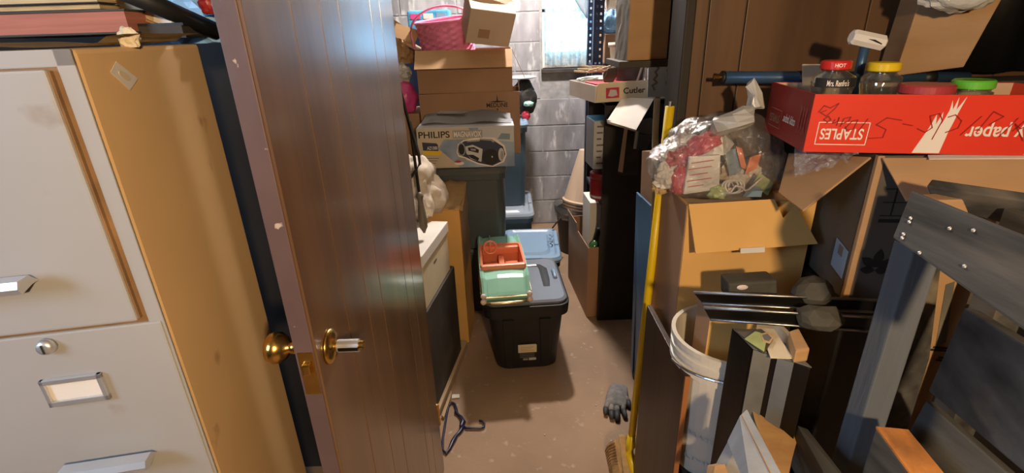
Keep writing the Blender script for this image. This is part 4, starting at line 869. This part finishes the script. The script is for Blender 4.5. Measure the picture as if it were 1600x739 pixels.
# bed rails
for k, (q, lab) in enumerate((([(1083, 457), (1420, 471), (1420, 490), (1097, 474)], 'black angle iron rail, upper of two lying over the dusty grey box'), ([(1099, 481), (1420, 499), (1420, 522), (1109, 499)], 'black angle iron rail, lower of two lying over the dusty grey box'))):
    t = thing('bed_rail', lab, 'rail', Mx(at(*q[0], .93-.05*k)), 'black angle iron rails')
    YY = (.94-.04*k, .88-.04*k)
    slab('web', [at(*q[0], YY[0]), at(*q[1], YY[1]), at(*q[2], YY[1]), at(*q[3], YY[0])], .004, 'iron', t)
    a, b_ = at(q[0][0]+1, q[0][1], YY[0]-.001), at(*q[1], YY[1]-.001); c, d_ = at(*q[3], YY[0]-.001), at(*q[2], YY[1]-.001)
    for u_, v_ in ((a, b_), (c, d_)): bm = B(); tube(bm, [loc(t, u_), loc(t, v_)], .0032, 8); obj('highlight_edge', bm, 'steel', t, smooth=True)  # paler steel beads paint the highlight lines along the rail edges
    bm = B(); ball(bm, loc(t, at(1252, 488 if k else 470, YY[0]-.022-.02*k*.5)), .006, 2); obj('bolt', bm, 'steel', t)
t = thing('olive_case', 'small olive metal case behind the iron rails in front of the amber carton', 'case', Mx(at(1140, 468, .97)))
slab('body', [at(1139, 446), at(1200, 440), at(1245, 470), at(1139, 470)] if False else [at(1139, 443, .965), at(1215, 438, .965), at(1215, 470, .965), at(1139, 470, .965)], .05, 'stone', t, .006)
bm = B(); ball(bm, loc(t, at(1160, 449, .963)), .008, 2, (1.6, .4, .8)); obj('paint_blob', bm, 'lens', t)
t = obj('stone_block', lump((.09, .07, .06), 51, 1.4, .3, 2, True, False), 'stone', mw=Mx(at(1266, 474, .93))); tag(t, 'dark angular stone resting on the iron rails', 'stone')
t = obj('dark_stone', lump((.09, .06, .05), 52, 1.4, .3, 2, True, False), 'stone', mw=Mx((.62, .86, zt+.003))); tag(t, 'dark grey stone on the dusty grey box under the iron rails', 'stone')
# tall amber carton with the bag on top
ac = thing('amber_carton', 'tall amber carton with its front flap hanging open, under the clear bag', 'box', Mx((.440, 1.165, 0), 1))
carton(ac, .325, .21, 1.088, 'card_o', True, (('back', 12, .05),))
bm = B(); box(bm, (-.0015, .004, .0), (.0, .206, 1.085)); obj('side_skin', bm, 'card2', ac)
bm = B(); box(bm, (.006, .004, 1.045), (.319, .206, 1.05)); obj('tucked_flap', bm, 'card_l', ac)
slab('flap', [at(1076, 319, 1.16), at(1210, 311, 1.158), at(1224, 341, 1.13), at(1244, 321, 1.15), at(1278, 381, 1.075), at(1087, 396, 1.075)], .004, 'card_o', ac, 0)
slab('torn_slip', [at(1157, 388, 1.10), at(1195, 386, 1.10), at(1195, 394, 1.10), at(1157, 396, 1.10)], .001, 'white', ac, 0)
# clear bag of bits
bgc = at(1113, 300, 1.265); bgz = 1.094
cb = thing('clear_bag', 'tied clear plastic bag bulging with bits, on the tall amber carton', 'bag', Mx((bgc.x, bgc.y, bgz)))
sh = lump((.365, .225, .205), 61, 1.7, .22, 5); obj('film', sh, 'bag', cb, smooth=True)
bm = B(); nk = [loc(cb, at(x, y, Y)) for x, y, Y in ((1115, 222, 1.26), (1118, 208, 1.24), (1128, 196, 1.22), (1150, 188, 1.20), (1168, 180, 1.20), (1181, 166, 1.20), (1180, 148, 1.20), (1172, 128, 1.21))]
tube(bm, nk, .02, 12, rr=[.045, .016, .026, .024, .026, .020, .014, .012])
for v in bm.verts: v.co += V((noise.noise(v.co*70), noise.noise(v.co*70+V((5, 0, 0))), noise.noise(v.co*70+V((0, 9, 0)))))*.009
obj('twisted_neck', bm, 'greyclear', cb)
bm = B(); tube(bm, [nk[1]+V((.018*cos(a), .018*sin(a), .003*sin(3*a))) for a in [2*pi*k/16 for k in range(17)]], .005, 6); obj('tie', bm, 'maroon', cb)
def inbag(name, label, cat, pts, Y, th, m, w=.002): return tag(slab(name, [at(x, y, Y+k*.0) for k, (x, y) in enumerate(pts)], th, m, w=w), label, cat)
ip = inbag('paper_packet', 'white paper packet with red print lines inside the clear bag', 'packet', [(1078, 246), (1126, 242), (1124, 296), (1068, 304)], 1.20, .012, 'white')
fr_ = frame(at(1068, 304, 1.198), at(1124, 296, 1.198)-at(1068, 304, 1.198), at(1078, 246, 1.198)-at(1068, 304, 1.198)); fr_ = Matrix.Translation(-ip.location) @ fr_
for k, (a, b_) in enumerate(((.02, .075), (.012, .07), (.014, .06), (.008, .07), (.01, .05))): poly('print_line', fr_, [(a, .078-.015*k), (b_, .078-.015*k), (b_, .080-.015*k), (a, .080-.015*k)], 'redcloth', ip, .002)
tag(obj('red_ribbon', lump((.10, .05, .05), 62, 2.4, .4, 4), 'redcloth', mw=Mx(at(1105, 236, 1.24), -20, 0, -35)), 'red gauze ribbon bunched near the knot of the clear bag', 'ribbon')
tag(obj('red_band', lump((.035, .03, .075), 63, 2.4, .4, 4), 'redcloth', mw=Mx(at(1058, 302, 1.22))), 'pink red ribbon strip left of the white packet in the clear bag', 'ribbon')
tag(obj('yellow_lace', lump((.045, .04, .055), 64, 3, .5, 4), 'yellowed', mw=Mx(at(1030, 302, 1.27))), 'yellow lace bundle at the left end of the clear bag', 'lace')
tag(obj('white_lace', lump((.08, .06, .07), 65, 3, .5, 4), 'white', mw=Mx(at(1043, 292, 1.25))), 'white lace bundle beside the yellow lace in the clear bag', 'lace')
tag(obj('pale_wad', lump((.17, .10, .13), 66, 2, .4, 4), 'ltgreyp', mw=Mx(at(1062, 280, 1.29))), 'pale grey wad behind the white packet in the clear bag', 'wad')
inbag('orange_card', 'slanting orange card upright in the middle of the clear bag', 'card', [(1150, 228), (1160, 232), (1168, 266), (1158, 262)], 1.235, .004, 'orangecard')
inbag('orange_card', 'wider orange card right of the slanting one in the clear bag', 'card', [(1172, 246), (1190, 240), (1184, 262), (1164, 274)], 1.22, .004, 'orangecard')
inbag('blue_card', 'blue grey card behind the slanting orange card in the clear bag', 'card', [(1132, 236), (1150, 232), (1160, 268), (1140, 276)], 1.245, .004, 'bluecard')
inbag('green_card', 'green and yellow card at the right end of the clear bag', 'card', [(1188, 270), (1210, 286), (1200, 306), (1176, 288)], 1.20, .004, 'greencard')
inbag('blue_envelope', 'dark blue grey envelope along the bottom right of the clear bag', 'envelope', [(1176, 288), (1192, 296), (1190, 308), (1160, 308)], 1.195, .004, 'bluecard')
inbag('brown_sheet', 'greyish brown sheet at the back right of the clear bag', 'sheet', [(1150, 215), (1195, 215), (1212, 270), (1160, 280)], 1.30, .004, 'card_d')
bm = B(); c0 = at(1140, 292, 1.195); tube(bm, [c0+V((.022*cos(a)+.0012*a, .003*sin(a*3), .018*sin(a))) for a in [k*.35 for k in range(46)]], .0026, 6); tag(obj('coiled_string', bm, 'white', smooth=True), 'coiled white string right of the white packet in the clear bag', 'string')
tag(obj('pink_wad', lump((.09, .06, .06), 68, 2.4, .5, 4), 'pinklid', mw=Mx(at(1064, 262, 1.25))), 'rosy pink gauze wad above the yellow lace in the clear bag', 'wad')
tag(obj('white_wad', lump((.13, .08, .09), 69, 2.4, .5, 4), 'cloth', mw=Mx(at(1155, 300, 1.27))), 'cream wad behind the coiled white string in the clear bag', 'wad')
bm = B(); c1 = at(1160, 300, 1.19); tube(bm, [c1+V((.012*k-.03, .004*sin(k*2), .012*sin(k*1.3)+.004*k)) for k in range(7)], .003, 6); tag(obj('pink_strap', bm, 'lens', smooth=True), 'wavy pinkish strap beside the coiled white string in the clear bag', 'strap')
tag(obj('olive_wad', lump((.05, .04, .035), 67, 2, .4, 3), 'greencard', mw=Mx(at(1118, 309, 1.20))), 'small olive green wad under the white packet in the clear bag', 'wad')
# black trunk under the leaf carton, dark shelf behind it
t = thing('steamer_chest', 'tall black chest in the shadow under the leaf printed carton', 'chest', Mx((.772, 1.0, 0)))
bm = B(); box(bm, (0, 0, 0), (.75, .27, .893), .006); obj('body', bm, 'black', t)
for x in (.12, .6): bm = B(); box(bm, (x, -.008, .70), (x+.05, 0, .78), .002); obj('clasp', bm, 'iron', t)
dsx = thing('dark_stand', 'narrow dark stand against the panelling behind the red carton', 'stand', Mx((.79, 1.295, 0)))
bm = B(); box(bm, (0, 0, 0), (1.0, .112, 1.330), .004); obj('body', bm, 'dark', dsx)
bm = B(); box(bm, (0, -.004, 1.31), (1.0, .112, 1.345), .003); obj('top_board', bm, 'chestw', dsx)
lb = thing('leaf_carton', 'dusty grey carton, darkened for shade, printed with a black leaf, under the red carton', 'box', Mx((.766, 1.005, .896), -8))
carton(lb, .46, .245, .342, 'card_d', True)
bm = B(); box(bm, (-.001, -.001, .0), (.012, .012, .342), .002); obj('corner_edge', bm, 'card', lb, label='corner edge painted pale as if lit')  # pale card strip paints the highlight down the corner
slab('flap', [at(1361, 245, 1.005), at(1232, 239, 1.20), at(1216, 300, 1.13), at(1254, 329, .985)], .005, 'card', lb)
slab('flap', [at(1379, 246, .995), at(1660, 246, .93), at(1660, 338, .86), at(1417, 314, .93)], .005, 'card', lb)
F = frame((0, 0, 0), (1, 0, 0), (0, 0, 1))
def leaf(cx, cz, a, l, wd_): c, s = cos(rad(a)), sin(rad(a)); return [(cx+(u*c-v*s), cz+(u*s+v*c)) for u, v in [(l*k/8, wd_*sin(pi*k/8)) for k in range(9)]+[(l*k/8, -wd_*sin(pi*k/8)) for k in range(7, 0, -1)]]
for a, l in ((88, .05), (145, .045), (25, .05), (178, .035), (0, .03)): poly('leaf_print', F, leaf(.050, .088 if a not in (178, 0) else .080, a, l*.9, .010), 'ink', lb, .0015)
for k in range(4): poly('table_print', F, [(.03, .30-.03*k), (.16, .30-.03*k), (.16, .302-.03*k), (.03, .302-.03*k)], 'ink', lb, .0015)
for k in range(4): poly('table_print', F, [(.05+.03*k, .21), (.052+.03*k, .21), (.052+.03*k, .302), (.05+.03*k, .302)], 'ink', lb, .0018)
poly('table_print', F, [(.03, .195), (.13, .195), (.13, .203), (.03, .203)], 'ink', lb, .0015)
F2 = frame((0, 0, 0), (0, -1, 0), (0, 0, 1))
F2.translation = V((-.0012, .245, 0)); F2 = Matrix(((0, 0, -1, -.0012), (-1, 0, 0, .245), (0, 1, 0, 0), (0, 0, 0, 1)))
stk = poly('shipping_label', F2, [(.165, .055), (.225, .045), (.225, .115), (.165, .125)], 'lidblue', lb, .001)
poly('label_print', F2, [(.185, .095), (.205, .092), (.205, .115), (.185, .118)], 'inkgrey', stk, .002)
fw = obj('bubble_film', sheet(26, 14, lambda u, v: tuple(at(1238+100*u, 236+50*v-36*u*v, 1.12-.09*u-.06*v)+V((0, -.004, .012+.016*noise.noise(V((u*9, v*7, 3)))))), 0), 'wrapclear'); tag(fw, 'clear bubble film draped over the left flap of the leaf printed carton', 'film')
wsx = slab('white_sheet', [at(1450, 242, .98), at(1600, 240, .95), at(1660, 247, .92), at(1452, 248, .965)], .002, 'white', w=0); tag(wsx, 'white sheet of paper sticking out under the red carton', 'paper')
# red copy paper carton, upside down
rc0 = at(1255, 237, 1.0)
rb = thing('red_carton', 'red upside down copy paper carton holding glass jars', 'box', Mx(rc0, -8.5, 0, 1.2))
rw, rd_, rh = .52, .245, .114
carton(rb, rw, rd_, rh, 'red', True)
bm = B(); box(bm, (.004, .004, .0045), (rw-.004, rd_-.004, .006)); obj('inner_base', bm, 'card', rb)
for a, b_ in (((.0042, .0042, .006), (rw-.0042, .006, rh-.001)), ((.0042, rd_-.006, .006), (rw-.0042, rd_-.0042, rh-.001)), ((.0042, .006, .006), (.006, rd_-.006, rh-.001))): bm = B(); box(bm, a, b_); obj('lining', bm, 'card_l', rb)
bm = B(); box(bm, (-.0008, 0, 0), (0, rd_, rh)); obj('dark_side', bm, 'maroon', rb, label='dark red short side')
F = frame((0, 0, 0), (1, 0, 0), (0, 0, 1))
def outline(fr, x0, y0, x1, y1, r, m, par): stroke('print_frame', fr, [(x0, y0), (x1, y0), (x1, y1), (x0, y1), (x0, y0)], r, m, par)
outline(F, .018, .016, .112, .060, .0008, 'wprint', rb); text('lettering', 'STAPLES', F, .024, .026, .080, .022, 'wprint', rb, flip=True)
for q in ([(.222, .002), (.282, .002), (.288, .045), (.241, .045)], [(.241, .045), (.288, .045), (.291, .058), (.246, .058)], [(.246, .058), (.256, .058), (.252, .078)], [(.256, .058), (.268, .058), (.264, .082)], [(.268, .058), (.291, .058), (.297, .085), (.276, .085)], [(.276, .085), (.283, .085), (.276, .104)], [(.282, .085), (.290, .085), (.288, .110)], [(.289, .085), (.297, .085), (.304, .111)]): poly('torn_stripe', F, [(.202+(x-.222)*.82, z) for x, z in q], 'wprint', rb)
text('lettering', 'copy paper', F, .286, .036, .15, .028, 'wprint', rb, flip=True)
for q in ([(.40, .002), (.51, .002), (.51, .010), (.41, .010)], [(.41, .010), (.43, .010), (.425, .016)], [(.43, .010), (.45, .010), (.444, .020)], [(.45, .010), (.48, .010), (.47, .022)], [(.48, .010), (.51, .010), (.51, .020)]): poly('torn_stripe', F, q, 'wprint', rb)
hw_pts = [[(10, 530), (30, 500), (60, 510), (95, 490), (80, 515), (50, 545), (20, 530), (45, 520)], [(60, 570), (42, 560), (60, 545), (75, 560), (55, 578)], [(95, 560), (85, 575), (108, 570), (112, 550), (108, 585)], [(125, 590), (135, 555), (165, 548), (160, 565), (128, 580)], [(150, 600), (175, 565), (200, 560), (190, 600), (160, 605), (150, 590)], [(215, 610), (245, 555)], [(400, 560), (330, 550), (290, 580), (340, 600), (335, 635), (270, 640)], [(410, 575), (455, 582)],
          [(480, 595), (520, 610), (545, 590), (520, 540), (560, 530), (580, 560), (560, 640)], [(610, 610), (660, 590), (665, 560), (630, 535), (600, 545)], [(680, 620), (745, 540)], [(745, 610), (790, 520), (840, 540), (790, 575)], [(850, 625), (905, 545)], [(900, 600), (960, 530), (1000, 560), (930, 590), (900, 570), (960, 640)]]
for s_ in hw_pts: stroke('marker_writing', F, [(.008+p[0]/930*.37, .104-(p[1]-475)/230*.104+.004*0) for p in s_], .0010, 'maroon', rb, .0016)
FS = Matrix(((0, 0, -1, -.0012), (-1, 0, 0, rd_), (0, 1, 0, 0), (0, 0, 0, 1)))   # short side: x from back to front
outline(FS, .03, .020, .100, .060, .0008, 'card2', rb); text('lettering', 'STAPLES', FS, .035, .030, .058, .018, 'card2', rb, flip=True)
text('lettering', 'copy paper', FS, .112, .040, .070, .018, 'wprint', rb, flip=True)
for k in range(3): stroke('print_mark', FS, [(.196+.013*k, .030), (.202+.013*k, .055), (.198+.013*k, .085)], .0014, 'pinklid', rb); stroke('print_mark', FS, [(.205+.013*k, .032), (.200+.013*k, .055), (.204+.013*k, .083)], .0014, 'pinklid', rb)
# jars
def jar(label, px, py_, Y, r, hgt, lid, neck=.8, band=None, lab=None, lz=.016):
    c = at(px, py_, Y); lt = rb.matrix_world @ V((0, 0, .0065)); zb = lt.z - (c.x-lt.x)*.02+.001
    t = thing('glass_jar', label, 'jar', Mx((c.x, c.y, zb)), 'glass jars in the red carton'); H = c.z-zb
    n_ = r*neck
    prof = [(r*.6, .001), (r*.96, .003), (r, .012), (r*1.0, H*.45), (r*.88, H*.58), (r*.93, H*.66), (r*.97, H*.69), (r*.97, H*.81), (n_, H-lz-.006), (n_, H-lz+.004)]
    bm = B(); lathe(bm, prof+[(n_-.003, H-lz+.004), (n_-.003, H-lz-.008), (r*.93, H*.80), (r*.93, H*.69), (r*.85, H*.58), (r*.96, H*.44), (r*.94, .012), (r*.5, .006)], 32); obj('glass_body', bm, 'glass', t, smooth=True)
    bm = B(); lathe(bm, [(n_+.002, H-lz-.002), (n_+.005, H-lz), (n_+.005, H-.003), (n_+.002, H), (n_-.006, H-.001), (.004, H-.002)], 36); obj('lid', bm, lid, t, smooth=False)
    if lab:
        bm = sheet(20, 1, lambda u, v: ((r*.97+.0012)*cos(rad(190+160*u)), (r*.97+.0012)*sin(rad(190+160*u)), H*(.695+.11*v)), 0); lb_ = obj('paper_label', bm, 'ink', t)
        o = text('lettering', 'Mrs. Renfro\'s', Matrix(), 0, 0, .040, .012, 'wprint', lb_)
        for v in o.data.vertices: a = rad(225)+v.co.x/r; v.co = V(((r*.97+.002)*cos(a), (r*.97+.002)*sin(a), H*.712+v.co.y))
    if lid == 'redlid':
        o = text('lid_lettering', 'HOT', Matrix(), 0, 0, .016, .007, 'wprint', t)
        for v in o.data.vertices: a = rad(235)+v.co.x/n_; v.co = V(((n_+.0056)*cos(a), (n_+.0056)*sin(a), H-.012+v.co.y))
    return t
jar('glass jar with a red lid and black label band in the red carton', 1308, 94, 1.07, .0415, .17, 'redlid', .565, lab=True)
jar('tall glass jar with a yellow lid in the red carton', 1383, 97, 1.09, .038, .16, 'yellowlid', .68)
jar('low glass jar with a rose red lid in the red carton', 1449, 131, 1.035, .050, .10, 'pinklid', .86)
jar('glass jar with a bright green lid at the right in the red carton', 1523, 124, 1.05, .037, .12, 'greenlid', .84)
t = thing('brown_carton_piece', 'folded scrap of brown card standing inside the back of the red carton', 'card', Mx(at(1262, 138, 1.18)))
slab('scrap', [at(1254, 100, 1.2), at(1284, 100, 1.2), at(1284, 145, 1.19), at(1254, 145, 1.19)], .002, 'card_l', t)
# hammer
hm = thing('mallet', 'white headed mallet with a blue grey handle standing in the red carton', 'mallet', Mx(at(1340, 130, 1.15)))
P = lambda x, y, Y: loc(hm, at(x, y, Y))
bm = B(); tube(bm, [P(1334, 150, 1.16), P(1353, 66, 1.15)], .0095, 12); obj('handle', bm, 'bluestick', hm, smooth=True)
bm = B(); a, b_ = P(1330, 57, 1.15), P(1381, 68, 1.14); ax = (b_-a); n1 = V((0, 1, 0)); n2 = ax.cross(n1).normalized()
loft(bm, [[a+ax*f+n1*rr*.9*cos(2*pi*i/8+.39)+n2*rr*cos(2*pi*i/8+.39-pi/2) for i in range(8)] for f, rr in ((0, .012), (.06, .0165), (.5, .0165), (.55, .0165), (.94, .0165), (1, .012))]); obj('head', bm, 'white', hm)
slab('split', [at(1359, 61, 1.128), at(1368, 62, 1.128), at(1380, 69, 1.128), at(1378, 70, 1.128)], .004, 'ink', hm, 0)
# blue tube on the stand
t = thing('blue_tube', 'long blue grey tube with black grips lying on the dark stand behind the jars', 'tube', Mx(at(1300, 132, 1.335)))
P = lambda x, y: loc(t, at(x, y, 1.335))
bm = B(); tube(bm, [P(1128, 121), P(1510, 121)], .0155, 16); obj('pipe', bm, 'bluestick', t, smooth=True)
for x0, x1 in ((1127, 1131), (1245, 1275), (1440, 1458)): bm = B(); tube(bm, [P(x0, 121), P(x1, 121)], .0165, 16); obj('black_grip', bm, 'black', t, smooth=True)
bm = B(); tube(bm, [P(1116, 121), P(1128, 121)], .005, 10); obj('end_pin', bm, 'brass', t)
# carton at the upper right with plastic in it
uc = thing('tilted_carton', 'dusty tan carton tipped on its corner at the upper right, above the blue tube', 'box', Mx(at(1450, 115, 1.25)))
slab('front', [at(1452, -45, 1.26), at(1398, 119, 1.30), at(1506, 105, 1.24), at(1590, -45, 1.22)], .10, 'card', uc, .003)
t = obj('white_plastic', lump((.19, .08, .10), 71, 2, .3, 4, False), 'greyclear', mw=Mx(at(1490, 22, 1.19))); tag(t, 'crumpled white plastic on the face of the tilted carton at upper right', 'plastic')

# ================================================================== WEATHERED CRATE, NEAR RIGHT
cr = thing('weathered_crate', 'dark weathered wooden crate of wide planks at the near right', 'crate', Mx((.62, .62, 0)))
def plank(name, pts, Ys, th, m, w=.003, label=None): return slab(name, [at(p[0], p[1], Y) for p, Y in zip(pts, Ys)], th, m, cr, w, label=label)
p1 = plank('plank', [(1424, 297), (1650, 388), (1650, 552), (1394, 371)], (.68, .472, .463, .66), .022, 'pallet')
plank('plank', [(1447, 291), (1650, 322), (1650, 372), (1460, 320)], (.84, .70, .70, .84), .02, 'pallet')
plank('plank', [(1507, 480), (1650, 569), (1650, 781), (1450, 611)], (.66, .47, .46, .65), .02, 'pallet')
plank('plank', [(1446, 626), (1650, 805), (1650, 900), (1400, 710)], (.66, .47, .46, .65), .02, 'pallet')
q = [at(1397, 374, .735), at(1436, 390, .735)]
po_ = at(1293, 739, .735), at(1330, 739, .735)
dv = lambda a, b_: a+(b_-a)*(a.z/(a.z-b_.z))
plank_ = hexa(B(), [loc(cr, p) for p in (q[0], q[1], dv(q[1], po_[1]), dv(q[0], po_[0]))], (.0, -.042, 0), .003); obj('corner_post', plank_, 'palletblue', cr)
q2 = at(1600, 315, .72); bm = B(); box(bm, loc(cr, V((q2.x, .70, 0))), loc(cr, V((q2.x+.05, .745, q2.z-.02)))); obj('rear_post', bm, 'pallet', cr)
for x, y in ((1423, 341), (1421, 347), (1412, 366), (1410, 372), (1437, 395), (1484, 357), (1521, 360), (1507, 416)):
    pp = atp(x, y, at(1424, 297, .68), (at(1650, 388, .472)-at(1424, 297, .68)).cross(at(1394, 371, .66)-at(1424, 297, .68)).normalized())
    bm = B(); ball(bm, loc(cr, pp), .0028, 1); obj('nail_head', bm, 'chrome', cr)
ic = thing('inner_carton', 'tan carton with green tape and dark printing standing inside the weathered crate', 'box', Mx((.62, .80, 0)))
ia, ixm = at(1446, 400, .80), at(1562, 335, .80).x
bm = B(); hexa(bm, [loc(ic, p) for p in (V((ia.x-.01, .80, .0)), V((ixm, .80, .0)), V((ixm, .80, 1.21)), V((ia.x-.01, .80, 1.21)))], (0, .035, 0), .003); obj('panel', bm, 'card', ic)
fq = lambda pts, m_, off: obj('print' if m_ == 'ink' else 'green_tape', hexa(B(), [loc(ic, at(x, y, .80-off)) for x, y in pts], (0, .0004, 0)), m_, ic)
fq([(1478, 445), (1492, 440), (1478, 535), (1462, 540)], 'greypaint', .001)
for k in range(4): fq([(1455+4*k, 545+8*k-12*(k % 2)), (1480+4*k, 547+8*k-12*(k % 2)), (1479+4*k, 550+8*k-12*(k % 2)), (1454+4*k, 548+8*k-12*(k % 2))], 'ink', .0016)
plank('shade_board', [(1450, 400), (1472, 408), (1452, 560), (1412, 690), (1400, 739), (1362, 739)], (.76,)*6, .015, 'pallet')  # dark board added in place of the shadow across the inner carton
# cut timber at the bottom edge
tp2 = thing('cut_post', 'speckled dark timber post with a raw orange cut top, nearest the right corner', 'post', Mx((at(1400, 690, .56).x, .56, 0)))
tq = [at(1369, 666, .60), at(1419, 671, .61), at(1484, 750, .53), at(1432, 752, .52)]
bm = B(); hexa(bm, [loc(tp2, p-V((0, 0, .004))) for p in tq], (-.0, 0, -min(p.z for p in tq)+.004), .003); obj('timber', bm, 'pallet', tp2)
bm = B(); hexa(bm, [loc(tp2, p-V((0, 0, .004))) for p in tq], (0, 0, .004)); obj('cut_top', bm, mat('orange raw end grain', (.50, .20, .05), .8, var=.4, scale=18, bump=.8, bscale=40), tp2, label='raw orange cut end')
ts = thing('plank_trestle', 'small trestle of grey and raw wood planks at the bottom edge', 'trestle', Mx((at(1190, 700, .72).x, .72, 0)))
def tpl(name, pts, Ys, th, m, w=.002, away=True):
    q = [at(p[0], p[1], Y) for p, Y in zip(pts, Ys)]; n = (q[1]-q[0]).cross(q[3]-q[0]).normalized()
    bm = B(); hexa(bm, [loc(ts, p) for p in q], th, w); return obj(name, bm, m, ts)
tpl('grey_plank', [(1156, 649), (1212, 760), (1176, 790), (1136, 690)], (.71, .55, .53, .70), V((.018, .012, .004)), 'greywood')
tpl('lit_edge', [(1158, 648), (1171, 650), (1226, 758), (1212, 758)], (.709, .715, .56, .55), V((.002, 0, -.004)), 'cutwood', 0)  # orange strip puts the lamplight on the plank edge into its colour
tpl('raw_block', [(1184, 677), (1246, 690), (1222, 775), (1226, 775)], (.735, .735, .61, .61), V((.01, .055, .012)), 'cutwood', .003)
tpl('dark_beam', [(1246, 664), (1262, 670), (1345, 775), (1308, 775)], (.745, .75, .58, .58), V((0, .02, -.09)), 'pallet', .003)
tpl('grey_leg', [(1150, 700), (1172, 740), (1150, 800), (1118, 760)], (.76, .74, .72, .74), V((.0, .03, 0)), 'greywood')
tpl('stub', [(1117, 728), (1133, 725), (1146, 760), (1112, 760)], (.74, .74, .70, .70), V((0, .03, -.03)), 'cutwood')
lg = at(1195, 700, .78)
for dx in (0,): bm = B(); box(bm, loc(ts, V((lg.x-.03, .715, 0))), loc(ts, V((lg.x, .745, lg.z-.03)))); obj('leg', bm, 'pallet', ts)

bdark = obj('darkening_sheet', sheet(30, 4, lambda u, v: (at(1496, 60, 1.36).x+.70*u, 1.365+.018*sin(u*26), 1.36+.9*v), .003), 'black', smooth=True); tag(bdark, 'black sheet added to darken the panelling at the right edge, behind the tilted carton', 'curtain')  # black sheet added to keep the right corner dark
